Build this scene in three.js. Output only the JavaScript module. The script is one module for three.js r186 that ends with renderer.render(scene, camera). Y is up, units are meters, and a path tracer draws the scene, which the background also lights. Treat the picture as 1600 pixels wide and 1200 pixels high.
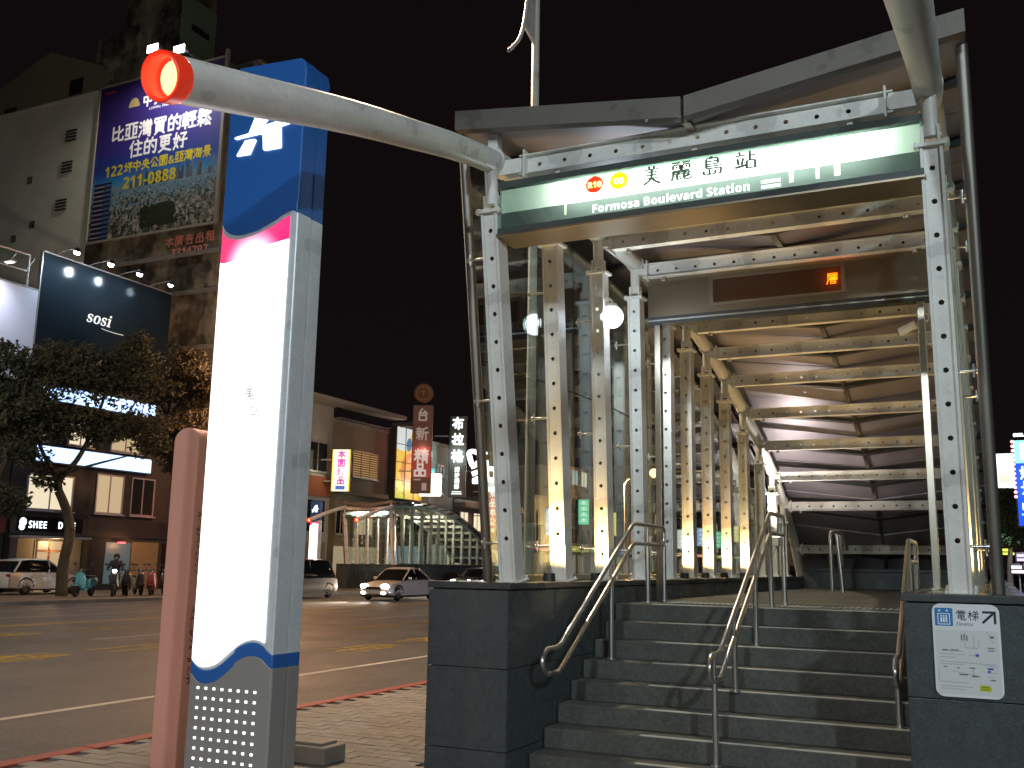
import * as THREE from 'three';
import { mergeGeometries, mergeVertices, toCreasedNormals } from 'three/addons/utils/BufferGeometryUtils.js';
import { RoundedBoxGeometry } from 'three/addons/geometries/RoundedBoxGeometry.js';
import { RectAreaLightUniformsLib } from 'three/addons/lights/RectAreaLightUniformsLib.js';
import { MarchingCubes } from 'three/addons/objects/MarchingCubes.js';
RectAreaLightUniformsLib.init();

// ---------------------------------------------------------------- camera, sky, exposure
const scene = new THREE.Scene();
const R = THREE.MathUtils.degToRad;
const camera = new THREE.PerspectiveCamera(42.24, 4 / 3, 0.05, 900);
camera.position.set(0, 1.6, 0);
camera.rotation.set(R(10.27), R(25.64), R(0.97), 'YXZ');
const renderer = new THREE.WebGLRenderer({ antialias: true });
renderer.toneMapping = THREE.LinearToneMapping;
renderer.toneMappingExposure = 1;
renderer.shadowMap.enabled = true;
{ // night sky over a lit city: almost black, a trace warmer and brighter low down
  const w = 16, h = 64, d = new Float32Array(w * h * 4);
  for (let y = 0; y < h; y++) for (let x = 0; x < w; x++) {
    const e = Math.max(0, ((y + 0.5) / h) * 2 - 1), k = 0.75 + 0.35 * Math.exp(-e * 4), o = (y * w + x) * 4;
    d[o] = 0.0056 * k; d[o + 1] = 0.0038 * k; d[o + 2] = 0.0040 * k; d[o + 3] = 1;
  }
  const sky = new THREE.DataTexture(d, w, h, THREE.RGBAFormat, THREE.FloatType);
  sky.mapping = THREE.EquirectangularReflectionMapping; sky.magFilter = THREE.LinearFilter; sky.needsUpdate = true;
  scene.background = sky; scene.environment = sky; scene.environmentIntensity = 1;
  const moon = new THREE.DirectionalLight(0xfff2e0, 0.004);
  moon.position.set(-40, 70, 60); moon.castShadow = true; moon.shadow.radius = 20; scene.add(moon);
  const sc = moon.shadow.camera; sc.left = sc.bottom = -90; sc.right = sc.top = 90; sc.far = 300;
}

// ---------------------------------------------------------------- helpers
let seedN = 12345;
const rnd = () => { seedN = (seedN + 0x6d2b79f5) | 0; let t = Math.imul(seedN ^ (seedN >>> 15), 1 | seedN); t = (t + Math.imul(t ^ (t >>> 7), 61 | t)) ^ t; return ((t ^ (t >>> 14)) >>> 0) / 4294967296; };
const rr = (a, b) => a + (b - a) * rnd();
const V = (x, y, z) => new THREE.Vector3(x, y, z);
const used = new Map();
const numbered = (n) => { const k = used.get(n) ?? 0; used.set(n, k + 1); return k ? `${n}_${String(k).padStart(3, '0')}` : n; };
function clean(g, uvs = true) {
  if (g.index) g = g.toNonIndexed();
  for (const k of Object.keys(g.attributes)) if (!['position', 'normal', 'uv'].includes(k)) g.deleteAttribute(k);
  if (!g.attributes.normal) g.computeVertexNormals();
  if (uvs || !g.attributes.uv) {
    const p = g.attributes.position, n = g.attributes.normal, uv = new Float32Array(p.count * 2);
    for (let i = 0; i < p.count; i += 3) {
      let a = 0, b = 0, c = 0;
      for (let j = 0; j < 3; j++) { a += n.getX(i + j); b += n.getY(i + j); c += n.getZ(i + j); }
      a = Math.abs(a); b = Math.abs(b); c = Math.abs(c);
      for (let j = i; j < i + 3; j++) {
        const x = p.getX(j), y = p.getY(j), z = p.getZ(j);
        if (b >= a && b >= c) { uv[2 * j] = x; uv[2 * j + 1] = -z; } else if (a > c) { uv[2 * j] = -z; uv[2 * j + 1] = y; } else { uv[2 * j] = x; uv[2 * j + 1] = y; }
      }
    }
    g.setAttribute('uv', new THREE.BufferAttribute(uv, 2));
  }
  return g;
}
function mesh(name, gs, mat, parent, keepUv = false) {
  const list = (Array.isArray(gs) ? gs : [gs]).map((g) => clean(g, !keepUv));
  const m = new THREE.Mesh(list.length > 1 ? mergeGeometries(list) : list[0], mat);
  m.castShadow = m.receiveShadow = true;
  m.name = parent ? name : numbered(name);
  (parent || scene).add(m);
  return m;
}
function tag(o, label, category, group) { o.userData.label = label; o.userData.category = category; if (group) o.userData.group = group; return o; }
function thing(name, label, category, p = [0, 0, 0], turn = 0, group) {
  const o = new THREE.Group(); o.name = numbered(name); o.position.set(...p); o.rotation.y = turn; scene.add(o);
  return tag(o, label, category, group);
}
function struct(name, gs, mat, keepUv) { const m = mesh(name, gs, mat, null, keepUv); m.userData.kind = 'structure'; return m; }
function dup(src, name, label, group) {
  const c = src.clone(); c.name = numbered(name); c.userData = { ...src.userData, label }; if (group) c.userData.group = group; scene.add(c); return c;
}
const bx = (w, h, d, x = 0, y = 0, z = 0) => new THREE.BoxGeometry(w, h, d).translate(x, y, z);
const b6 = (x0, x1, y0, y1, z0, z1) => bx(Math.abs(x1 - x0), Math.abs(y1 - y0), Math.abs(z1 - z0), (x0 + x1) / 2, (y0 + y1) / 2, (z0 + z1) / 2);
const rb = (w, h, d, r, x = 0, y = 0, z = 0, s = 2) => new RoundedBoxGeometry(w, h, d, s, r).translate(x, y, z);
function rod(a, b, r0, r1 = r0, n = 12) {
  const d = b.clone().sub(a), g = new THREE.CylinderGeometry(r1, r0, d.length(), n);
  g.applyQuaternion(new THREE.Quaternion().setFromUnitVectors(V(0, 1, 0), d.clone().normalize()));
  return g.translate((a.x + b.x) / 2, (a.y + b.y) / 2, (a.z + b.z) / 2);
}
const disc = (r, t, n = 20) => new THREE.CylinderGeometry(r, r, t, n);
function tube(pts, r, n = 40, k = 12, closed = false, tension = 0.5) { return new THREE.TubeGeometry(new THREE.CatmullRomCurve3(pts, closed, 'catmullrom', tension), n, r, k, closed); }
function extr(pts, depth, bevel = 0, holes = []) {
  const s = new THREE.Shape(pts.map(([x, y]) => new THREE.Vector2(x, y)));
  for (const h of holes) s.holes.push(h);
  return new THREE.ExtrudeGeometry(s, { depth, bevelEnabled: bevel > 0, bevelSize: bevel, bevelThickness: bevel, bevelSegments: 2, curveSegments: 12 });
}
const circ = (x, y, r) => new THREE.Path().absarc(x, y, r, 0, Math.PI * 2, true);
function quads(list) { // each item: four corners
  const p = [];
  for (const [a, b, c, d] of list) for (const v of [a, b, c, a, c, d]) p.push(v.x, v.y, v.z);
  const g = new THREE.BufferGeometry(); g.setAttribute('position', new THREE.Float32BufferAttribute(p, 3)); g.computeVertexNormals(); return g;
}
function hexa(b, t) { // solid between a bottom and a top loop of corners
  const n = b.length, c = (l) => l.reduce((s, v) => s.clone().add(v), V(0, 0, 0)).multiplyScalar(1 / n), m = c(b).add(c(t)).multiplyScalar(0.5);
  const fs = []; for (let i = 0; i < n; i++) { const j = (i + 1) % n; fs.push([b[i], b[j], t[j], t[i]]); }
  if (n === 4) fs.push(b.slice(), t.slice());
  const out = fs.map((f) => {
    const nm = f[1].clone().sub(f[0]).cross(f[2].clone().sub(f[0])), o = f[0].clone().add(f[2]).multiplyScalar(0.5).sub(m);
    return nm.dot(o) < 0 ? [f[3], f[2], f[1], f[0]] : f;
  });
  return quads(out);
}

// ---------------------------------------------------------------- textures
const lat = (s, per) => { const o = seedN; seedN = s; const a = Array.from({ length: per * per }, rnd); seedN = o; return (x, y) => { x = ((x % per) + per) % per; y = ((y % per) + per) % per; const i = Math.floor(x), j = Math.floor(y), u = x - i, v = y - j, f = u * u * (3 - 2 * u), g = v * v * (3 - 2 * v), i2 = (i + 1) % per, j2 = (j + 1) % per; return (a[j * per + i] * (1 - f) + a[j * per + i2] * f) * (1 - g) + (a[j2 * per + i] * (1 - f) + a[j2 * per + i2] * f) * g; }; };
const fbm = (s, per, oct = 4) => { const l = Array.from({ length: oct }, (_, k) => lat(s + k * 77, per << k)); return (u, v) => { let t = 0, a = 0.5, n = 0; for (let k = 0; k < oct; k++) { t += a * l[k](u * (per << k), v * (per << k)); n += a; a *= 0.5; } return t / n; }; };
function tex(size, metres, fn, srgb = true) { // fn(u, v) -> [r, g, b] in 0..1
  const d = new Uint8Array(size * size * 4);
  for (let y = 0; y < size; y++) for (let x = 0; x < size; x++) {
    const c = fn(x / size, y / size), o = (y * size + x) * 4;
    for (let k = 0; k < 3; k++) d[o + k] = Math.max(0, Math.min(255, c[k] * 255)); d[o + 3] = 255;
  }
  const t = new THREE.DataTexture(d, size, size); t.wrapS = t.wrapT = THREE.RepeatWrapping; t.magFilter = THREE.LinearFilter;
  t.repeat.set(1 / metres[0], 1 / metres[1]); if (srgb) t.colorSpace = THREE.SRGBColorSpace; t.needsUpdate = true; return t;
}
const g3 = (v, t = [1, 1, 1]) => [v * t[0], v * t[1], v * t[2]];
const n1 = fbm(3, 4, 5), n2 = fbm(9, 16, 3), n3 = fbm(21, 64, 2), n4 = fbm(33, 3, 3);
const T = {
  granite: tex(512, [0.8, 0.8], (u, v) => { const s = n3(u * 3, v * 3), m = n2(u, v); return g3(0.185 + 0.09 * (s - 0.5) + 0.035 * (m - 0.5) + (s > 0.78 ? 0.04 : 0), [0.95, 1, 1.03]); }),
  graniteR: tex(256, [1.7, 1.7], (u, v) => g3(0.22 + 0.22 * n1(u, v)), false),
  step: tex(512, [1.1, 1.1], (u, v) => { const a = n1(u, v), b = n3(u, v); return g3(0.30 + 0.1 * (a - 0.5) + 0.09 * (b - 0.5), [1, 0.99, 0.95]); }),
  asphalt: tex(1024, [6, 6], (u, v) => { const a = n1(u, v), b = n3(u * 3, v * 3), c = n4(u, v); return g3(0.255 + 0.05 * (a - 0.5) + 0.13 * (b - 0.5) + 0.075 * (c - 0.5), [1, 0.985, 0.96]); }),
  asphaltR: tex(256, [4, 4], (u, v) => g3(0.55 + 0.3 * n1(u, v)), false),
  concrete: tex(512, [4, 4], (u, v) => { const a = n1(u, v), b = n2(u, v); return g3(0.52 + 0.2 * (a - 0.5) + 0.1 * (b - 0.5), [1, 0.98, 0.94]); }),
  grime: tex(512, [9, 9], (u, v) => { const a = n1(u, v), b = n2(u, v), s = fbmS(u, v); const k = 0.46 + 0.5 * (a - 0.5) + 0.3 * (b - 0.5) - 0.09 * s - (n4(u * 2, v * 2) > 0.58 ? 0.12 : 0); return g3(k, [1, 0.98, 0.9]); }),
  plaster: tex(512, [12, 12], (u, v) => { const a = n1(u, v), b = n2(u, v); return g3(0.74 + 0.1 * (a - 0.5) + 0.05 * (b - 0.5), [1, 1, 0.97]); }),
  brushed: tex(512, [0.5, 0.25], (u, v) => g3(0.36 + 0.1 * lat1(u * 2, v * 128) + 0.06 * n1(u, v)), false),
  paint: tex(256, [1.5, 1.5], (u, v) => { const a = n1(u, v), b = n3(u, v); return g3(0.82 + 0.12 * (a - 0.5) + 0.05 * (b - 0.5) - (a < 0.33 ? 0.07 : 0) - (n2(u * 2, v * 2) > 0.8 ? 0.05 : 0), [1, 0.99, 0.955]); }),
  ceiling: tex(256, [2.4, 2.4], (u, v) => g3(0.62 + 0.16 * (n1(u, v) - 0.5), [1, 0.965, 0.985])),
};
function fbmS(u, v) { const k = lat1(u * 40, v * 2.0); return Math.max(0, k - 0.45) * 1.8; }
function lat1(x, y) { lat1.f ??= lat(555, 128); return lat1.f(x, y); }
function canvas(w, h, draw) {
  const c = document.createElement('canvas'); c.width = w; c.height = h; draw(c.getContext('2d'), w, h);
  const t = new THREE.CanvasTexture(c); t.colorSpace = THREE.SRGBColorSpace; t.anisotropy = 8; t.magFilter = THREE.LinearFilter; return t;
}
const S = (o) => new THREE.MeshStandardMaterial(o);
const P = (o) => new THREE.MeshPhysicalMaterial(o);
const rgb = (r, g, b) => new THREE.Color().setRGB(r, g, b);
const M = {
  asphalt: S({ map: T.asphalt, roughnessMap: T.asphaltR, roughness: 0.9 }),
  line: S({ color: rgb(1.4, 1.4, 1.35), roughness: 0.7, map: T.concrete }),
  yellow: S({ color: rgb(0.72, 0.5, 0.05), roughness: 0.7, map: T.plaster }),
  redPaint: S({ color: rgb(0.46, 0.085, 0.07), roughness: 0.6, map: T.plaster }),
  concrete: S({ map: T.concrete, color: rgb(0.85, 0.85, 0.83), roughness: 0.85 }),
  bed: S({ map: T.concrete, color: rgb(0.3, 0.29, 0.27), roughness: 0.95 }),
  granite: S({ map: T.granite, color: rgb(2.3, 2.55, 2.5), roughnessMap: T.graniteR, roughness: 0.8 }),
  graniteCap: S({ map: T.granite, color: rgb(1.9, 1.95, 1.9), roughnessMap: T.graniteR, roughness: 0.9 }),
  joint: S({ color: rgb(0.008, 0.008, 0.009), roughness: 0.9 }),
  step: S({ map: T.step, color: rgb(1.22, 1.3, 1.22), roughness: 0.75 }),
  nosing: S({ map: T.concrete, color: rgb(2.2, 2.35, 2.3), roughness: 0.6 }),
  white: S({ map: T.paint, color: rgb(1.14, 1.15, 1.15), roughness: 0.42 }),
  steel: S({ color: rgb(0.4, 0.36, 0.29), metalness: 1, roughness: 0.3 }),
  brushed: S({ color: rgb(0.3, 0.25, 0.18), metalness: 1, roughnessMap: T.brushed, roughness: 0.75 }),
  frame: S({ color: rgb(0.26, 0.24, 0.21), metalness: 0.9, roughness: 0.5 }),
  fascia: S({ map: T.paint, color: rgb(0.27, 0.245, 0.225), roughness: 0.5, metalness: 0.3 }),
  bright: S({ color: rgb(0.74, 0.74, 0.73), metalness: 1, roughness: 0.3 }),
  ceiling: S({ map: T.ceiling, color: rgb(1.0, 0.99, 1.03), metalness: 0.6, roughness: 0.4 }),
  darkMetal: S({ color: rgb(0.05, 0.05, 0.05), metalness: 0.4, roughness: 0.5 }),
  black: S({ color: rgb(0.012, 0.012, 0.013), roughness: 0.55 }),
  rubber: S({ color: rgb(0.012, 0.012, 0.012), roughness: 0.9 }),
  glass: P({ color: rgb(0.8, 0.88, 0.86), roughness: 0.015, transmission: 1, thickness: 0, ior: 1.5 }),
  carGlass: S({ color: rgb(0.01, 0.012, 0.014), roughness: 0.06, metalness: 0.2 }),
  chrome: S({ color: rgb(0.7, 0.7, 0.7), metalness: 1, roughness: 0.15 }),
};
const glow = (r, g, b, k = 1) => S({ color: rgb(0.02, 0.02, 0.02), emissive: rgb(r, g, b), emissiveIntensity: k, roughness: 0.5 });
function point(parent, p, color, cd, size = 1) { const l = new THREE.PointLight(color, cd, 0, 2); l.position.set(...p); l.castShadow = true; l.shadow.radius = size; parent.add(l); return l; }
function spot(parent, p, to, color, cd, angle = 0.7, pen = 0.6, size = 2) {
  const l = new THREE.SpotLight(color, cd, 0, angle, pen, 2); l.position.set(...p); l.target.position.set(...to); l.castShadow = true; l.shadow.radius = size; parent.add(l); parent.add(l.target); return l;
}
function area(parent, p, to, w, h, color, nits) { const l = new THREE.RectAreaLight(color, nits, w, h); l.position.set(...p); parent.add(l); l.lookAt(...to); return l; }

// ---------------------------------------------------------------- brush strokes of the characters on the signs (0..100 box, y down)
const CJ = {
  美: '35,4,42,16/65,4,58,16/16,20,84,20/24,34,76,34/10,49,90,49/50,20,50,58/12,66,88,66/50,52,46,70,30,86,10,97/52,66,66,85,92,97',
  麗: '6,8,46,8/54,8,94,8/12,18,44,18,44,42/12,18,12,42/56,18,88,18,88,42/56,18,56,42/26,25,31,34/70,25,75,34/50,40,50,48/10,49,92,49/12,49,12,78,4,98/16,58,88,58/16,68,88,68/88,58,88,68/36,49,36,68/64,49,64,68/30,72,30,96,50,91/30,83,48,80/62,72,62,92,68,97,94,97,94,87/62,84,90,76',
  島: '50,2,42,11/24,11,76,11,76,41/24,11,24,62/24,26,76,26/24,41,76,41/24,52,92,52/24,63,90,63,87,96,74,92/12,74,12,93,64,93,64,74/38,68,38,93',
  站: '24,5,28,18/6,23,50,23/15,35,21,70/41,35,34,70/4,82,52,74/70,5,70,50/70,26,96,26/56,51,92,51,92,94/56,51,56,94/56,90,92,90',
  比: '18,10,18,86,48,75/18,42,46,38/60,8,60,82,66,91,93,91,94,74/60,50,90,32', 亞: '8,8,92,8/35,8,35,92/65,8,65,92/12,30,35,30/12,30,12,70,35,70/65,30,88,30,88,70,65,70/8,92,92,92',
  灣: '10,10,20,18/5,32,16,40/6,92,22,60/60,3,62,9/50,14,74,14/53,22,71,22/53,30,71,30/53,38,71,38,71,49,53,49,53,38/36,6,30,16,42,18,30,32,46,32/38,34,38,50/84,6,78,16,90,18,78,32,94,32/86,34,86,50/34,58,86,58,86,68,40,68,38,80,88,80,84,97,74,94',
  買: '12,6,88,6,88,26,12,26,12,6/37,6,37,26/62,6,62,26/24,36,76,36,76,78,24,78,24,36/24,50,76,50/24,64,76,64/38,80,18,96/62,80,84,96', 的: '25,4,18,18/10,20,44,20,44,88,10,88,10,20/10,52,44,52/64,4,52,34/58,22,92,22,90,80,84,92,74,88/62,46,74,60',
  輕: '4,14,46,14/8,26,42,26,42,62,8,62,8,26/8,44,42,44/25,4,25,96/3,76,47,76/54,10,94,10/62,18,55,30,64,42/75,18,68,30,77,42/88,18,81,30,90,42/54,54,94,54/74,54,74,90/50,92,97,92',
  鬆: '14,6,14,44/14,6,46,6/14,18,44,18/14,30,44,30/6,44,50,44/30,44,16,54/86,6,58,18/90,18,58,32/94,30,56,46/8,66,48,66/28,54,28,98/26,68,6,88/30,70,46,84/64,56,54,74/78,54,94,72/72,72,60,94,88,92/82,82,92,98',
  住: '30,5,8,42/22,30,22,96/60,4,68,14/42,24,94,24/46,56,90,56/68,24,68,90/38,92,97,92', 更: '12,8,88,8/22,22,78,22,78,58,22,58,22,22/22,40,78,40/50,8,50,62,40,80,10,95/28,64,55,84,92,95', 好: '22,5,12,56,38,88/36,24,30,56,8,94/4,34,46,34/54,12,90,12,72,36/72,36,72,90,60,86/50,48,97,48',
  坪: '5,36,38,36/22,10,22,80/3,84,40,76/48,14,94,14/58,24,62,42/86,24,80,42/44,52,97,52/71,14,71,96', 中: '14,24,86,24,86,62,14,62,14,24/50,4,50,97', 央: '26,20,74,20,74,52/26,20,26,52/8,52,92,52/50,4,50,52,36,80,8,95/52,54,66,80,92,95', 公: '40,8,10,46/60,8,90,46/48,46,24,88,76,82/66,66,84,94',
  園: '10,8,90,8,90,94,10,94,10,8/30,22,70,22/50,14,50,34/24,34,76,34/34,44,66,44,66,58,34,58,34,44/50,60,24,84/44,68,44,84/54,64,74,84', 海: '10,10,20,18/5,32,16,40/6,90,22,58/42,6,32,26/38,16,92,16/44,30,38,82,84,82/44,30,88,30,84,92,76,90/30,56,97,56/62,38,66,48/60,62,64,74',
  景: '26,4,74,4,74,32,26,32,26,4/26,18,74,18/50,34,50,42/8,44,92,44/28,54,72,54,72,70,28,70,28,54/50,70,50,97/30,76,14,94/68,76,86,94', 本: '8,28,92,28/50,4,50,97/48,30,8,78/52,30,92,78/34,72,66,72', 廣: '50,2,54,10/10,12,92,12/12,12,10,70,4,96/26,28,86,28/42,20,42,38/68,20,68,38/32,44,78,44,78,76,32,76,32,44/32,60,78,60/55,38,55,76/42,80,28,94/66,80,82,94',
  告: '30,6,18,26/24,18,84,18/52,4,52,44/8,44,92,44/24,58,78,58,78,94,24,94,24,58', 出: '50,4,50,94/22,16,22,46,78,46,78,16/12,56,12,94,88,94,88,56', 租: '38,6,12,14/4,32,46,32/26,12,26,97/24,36,6,70/28,40,44,58/58,12,88,12,88,92/58,12,58,92/58,38,88,38/58,64,88,64/48,92,98,92',
  電: '16,6,84,6/10,18,90,18,86,34/10,18,8,34/50,6,50,42/26,26,40,26/60,26,74,26/26,36,40,36/60,36,74,36/22,48,78,48,78,78,22,78,22,48/22,63,78,63/50,48,50,94,92,94,94,84', 梯: '4,28,42,28/22,4,22,97/20,32,4,68/26,36,40,56/58,4,64,14/86,4,78,14/50,20,92,20,92,38,52,38,48,56,94,56,90,74,82,72/70,20,70,97/68,58,46,90',
  台: '46,6,22,42,80,36/62,22,84,46/24,56,78,56,78,94,24,94,24,56', 新: '24,4,28,12/6,16,48,16/16,22,20,34/40,22,34,34/4,38,50,38/8,54,48,54/28,38,28,96/26,58,8,84/30,62,46,78/88,6,60,16/60,16,58,60,50,94/60,42,98,42/80,42,80,97',
  精: '8,12,16,32/42,12,34,32/4,40,48,40/26,4,26,97/24,46,4,76/28,50,46,70/54,14,96,14/58,26,92,26/52,38,98,38/75,4,75,38/60,48,90,48,90,96/60,48,60,96/60,62,90,62/60,76,90,76', 品: '30,6,70,6,70,40,30,40,30,6/8,54,44,54,44,94,8,94,8,54/56,54,92,54,92,94,56,94,56,54',
  布: '8,22,92,22/44,4,34,40,6,66/28,46,82,46,82,84,72,82/28,46,28,86/54,34,54,97', 拉: '6,28,42,28/26,4,26,88,14,84/4,66,44,52/66,4,70,14/48,24,94,24/56,36,64,78/86,34,78,80/44,88,97,88', 格: '4,28,42,28/22,4,22,97/20,32,4,68/26,36,40,56/62,4,46,38/56,16,86,16,70,44,44,60/62,28,96,58/54,64,88,64,88,94,54,94,54,64',
  婚: '20,5,10,56,36,88/34,24,28,56,6,94/3,34,44,34/50,10,90,6/52,10,50,44/50,26,96,26/72,8,80,30,96,44/56,54,88,54,88,94,56,94,56,54/56,74,88,74', 紗: '28,4,14,22,34,24,12,44,42,42/28,46,28,94/16,56,10,80/38,56,44,76/70,4,70,56/56,20,50,44/84,18,96,40/92,54,52,94',
  攝: '6,24,36,24/20,4,20,88,10,84/4,62,38,50/44,6,96,6/54,6,54,44/86,6,86,44/54,18,86,18/54,30,86,30/44,42,96,42/44,54,70,54/50,54,50,90/64,54,64,90/44,90,70,86/76,54,96,54/80,54,80,90/92,54,92,90/74,90,98,86', 影: '12,6,52,6,52,34,12,34,12,6/12,20,52,20/32,34,32,42/4,44,60,44/14,54,50,54,50,70,14,70,14,54/32,70,32,96/16,76,6,92/48,76,58,92/90,6,66,30/94,36,68,60/98,66,66,96',
  層: '14,8,86,8,86,24,14,24/14,8,14,60,5,95/36,28,42,36/70,28,64,36/28,40,84,40,84,58,28,58,28,40/56,40,56,58/28,49,84,49/36,66,76,66,76,95,36,95,36,66/36,80,76,80', 車: '10,14,90,14/20,26,80,26,80,62,20,62,20,26/20,44,80,44/50,4,50,96/6,78,94,78', 行: '30,4,8,30/34,26,8,56/22,42,22,96/46,16,92,16/40,40,97,40/74,40,74,90,62,86',
  機: '4,28,34,28/18,4,18,97/16,32,3,66/22,36,32,54/48,4,42,16,50,20,42,34,54,32/70,4,64,16,72,20,64,34,76,32/36,44,96,44/60,4,64,50,78,84,95,94/92,56,70,84/44,46,42,76,34,94/46,56,58,74', 禁: '4,14,46,14/25,4,25,44/22,16,6,36/28,16,44,34/54,14,96,14/75,4,75,44/72,16,56,36/78,16,94,34/20,50,80,50/8,62,92,62/50,62,50,97/28,72,16,90/70,72,84,90',
};
const strokes = (ch) => CJ[ch].split('/').map((s) => { const n = s.split(',').map(Number), o = []; for (let i = 0; i < n.length; i += 2) o.push([n[i], n[i + 1]]); return o; });
function cj(g, ch, x, y, size, weight, sx = 1, serif = false) { // top-left corner
  for (const s of strokes(ch)) {
    for (let i = 1; i < s.length; i++) {
      const [a, b] = [s[i - 1], s[i]], flat = Math.abs(a[1] - b[1]) < 6;
      g.lineWidth = weight * (serif ? (flat ? 0.72 : 1.1) : 1); g.lineCap = g.lineJoin = serif ? 'butt' : 'round';
      g.beginPath(); g.moveTo(x + a[0] * sx * size / 100, y + a[1] * size / 100); g.lineTo(x + b[0] * sx * size / 100, y + b[1] * size / 100); g.stroke();
    }
  }
}
function ribbons(ch, x, z, w, l, lw) { // road lettering: flat strips read by a driver going towards -z
  const out = [];
  for (const s of strokes(ch)) for (let i = 1; i < s.length; i++) {
    const a = V(x + (s[i - 1][0] / 100 - 0.5) * w, 0, z + (s[i - 1][1] / 100) * l), b = V(x + (s[i][0] / 100 - 0.5) * w, 0, z + (s[i][1] / 100) * l);
    const d = b.clone().sub(a).normalize(), n = V(-d.z * lw / 2, 0, d.x * lw / 2);
    const e = d.multiplyScalar(lw * 0.3); a.sub(e); b.add(e);
    out.push([a.clone().add(n), b.clone().add(n), b.clone().sub(n), a.clone().sub(n)]);
  }
  return quads(out);
}

// ---------------------------------------------------------------- ground
const ROAD = -0.12;
const road = struct('road', [new THREE.PlaneGeometry(1200, 1200).rotateX(-Math.PI / 2).translate(-20, ROAD, -150)], M.asphalt);
const strip = (x0, x1, z0, z1, lift = 0.004) => new THREE.PlaneGeometry(x1 - x0, Math.abs(z1 - z0)).rotateX(-Math.PI / 2).translate((x0 + x1) / 2, ROAD + lift, (z0 + z1) / 2);
mesh('lane_line', strip(-9.72, -9.58, 30, -160), M.line, road);
for (let z = 12; z > -110; z -= 10) { mesh('lane_dash', strip(-13.37, -13.25, z + 4.3, z + 0.3), M.line, road); mesh('lane_dash', strip(-17.42, -17.28, z + 2.2, z - 1.8), M.line, road); }
mesh('centre_line', [strip(-22.06, -21.94, 30, -160), strip(-22.42, -22.3, 30, -160)], M.yellow, road);
mesh('lane_line', strip(-25.06, -24.94, 30, -160), M.line, road);
mesh('lane_line', strip(-28.4, -28.3, 30, -160), M.line, road);
for (const [cx, cz] of [[-15.1, -10.4], [-15.1, -24.5], [-19.7, -13.6], [-11.6, -18.6]]) '禁行機車'.split('').forEach((c, i) => {
  const g = ribbons(c, cx, cz - 3.0 * (3 - i) - (i - 3) * 0.2, 1.15, 2.2, 0.07).translate(0, ROAD + 0.005, 0);
  mesh('road_lettering', g, M.yellow, road);
});
struct('sidewalk', [b6(-7.0, -4.05, -0.3, -0.02, -200, 40), b6(-4.05, 0.25, -0.3, -0.021, -7.36, 40), b6(0.25, 14, -0.3, -0.02, -200, 40)], M.bed);
const walk = scene.getObjectByName('sidewalk');
{ // pavers: every one near the sign is a piece, those beyond are one sheet of pieces
  const tones = [[0.86, 0.87, 0.84], [0.8, 0.81, 0.79], [0.92, 0.92, 0.88], [0.77, 0.78, 0.77], [0.84, 0.82, 0.78]].map((c) => S({ map: T.concrete, color: rgb(...c), roughness: 0.88 }));
  const geos = [0, 1, 2].map((k) => clean(rb(0.293, 0.05, 0.143, 0.006, 0, -0.025 + (k - 1) * 0.002, 0, 1)));
  const rest = [];
  for (let z = 2, row = 0; z > -45; z -= 0.15, row++) for (let x = -6.84 + (row % 2) * 0.15; x < -4.2; x += 0.3) {
    const k = Math.floor(rnd() * 3), near = z < -6.7 && z > -11.2;
    if (near) { const m = new THREE.Mesh(geos[k], tones[Math.floor(rnd() * 5)]); m.name = 'paver'; m.position.set(x, 0, z); m.rotation.y = rr(-0.008, 0.008); m.castShadow = m.receiveShadow = true; walk.add(m); } else rest.push(geos[k].clone().translate(x, 0, z));
  }
  for (let z = 2, row = 0; z > -7.2; z -= 0.15, row++) for (let x = -3.95 + (row % 2) * 0.15; x < 3; x += 0.3) rest.push(geos[Math.floor(rnd() * 3)].clone().translate(x, 0, z));
  for (let z = -7.4, row = 0; z > -45; z -= 0.15, row++) for (let x = 0.5 + (row % 2) * 0.15; x < 4; x += 0.3) rest.push(geos[Math.floor(rnd() * 3)].clone().translate(x, 0, z));
  mesh('paver', rest, tones[1], walk).userData.kind = 'stuff';
}
{ // kerb stones with red no-parking paint on top
  const k = new THREE.Group(); k.name = 'kerb'; k.userData.kind = 'structure'; scene.add(k);
  for (let z = 12; z > -60; z -= 1.0) mesh('kerb_stone', rb(0.16, 0.3, 0.99, 0.015, -7.085, -0.146, z, 1), M.redPaint, k);
  mesh('gutter', b6(-7.6, -7.17, -0.2, -0.114, -160, 30), M.concrete, k);
}
struct('far_sidewalk', [b6(-60, -31.4, -0.3, 0, -220, 60)], S({ map: T.concrete, color: rgb(0.55, 0.52, 0.5), roughness: 0.85 }));
{ const k = new THREE.Group(); k.name = 'far_kerb'; k.userData.kind = 'structure'; scene.add(k); mesh('kerb_stone', b6(-31.4, -31.2, -0.3, 0.012, -220, 60), M.concrete, k); }

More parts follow.
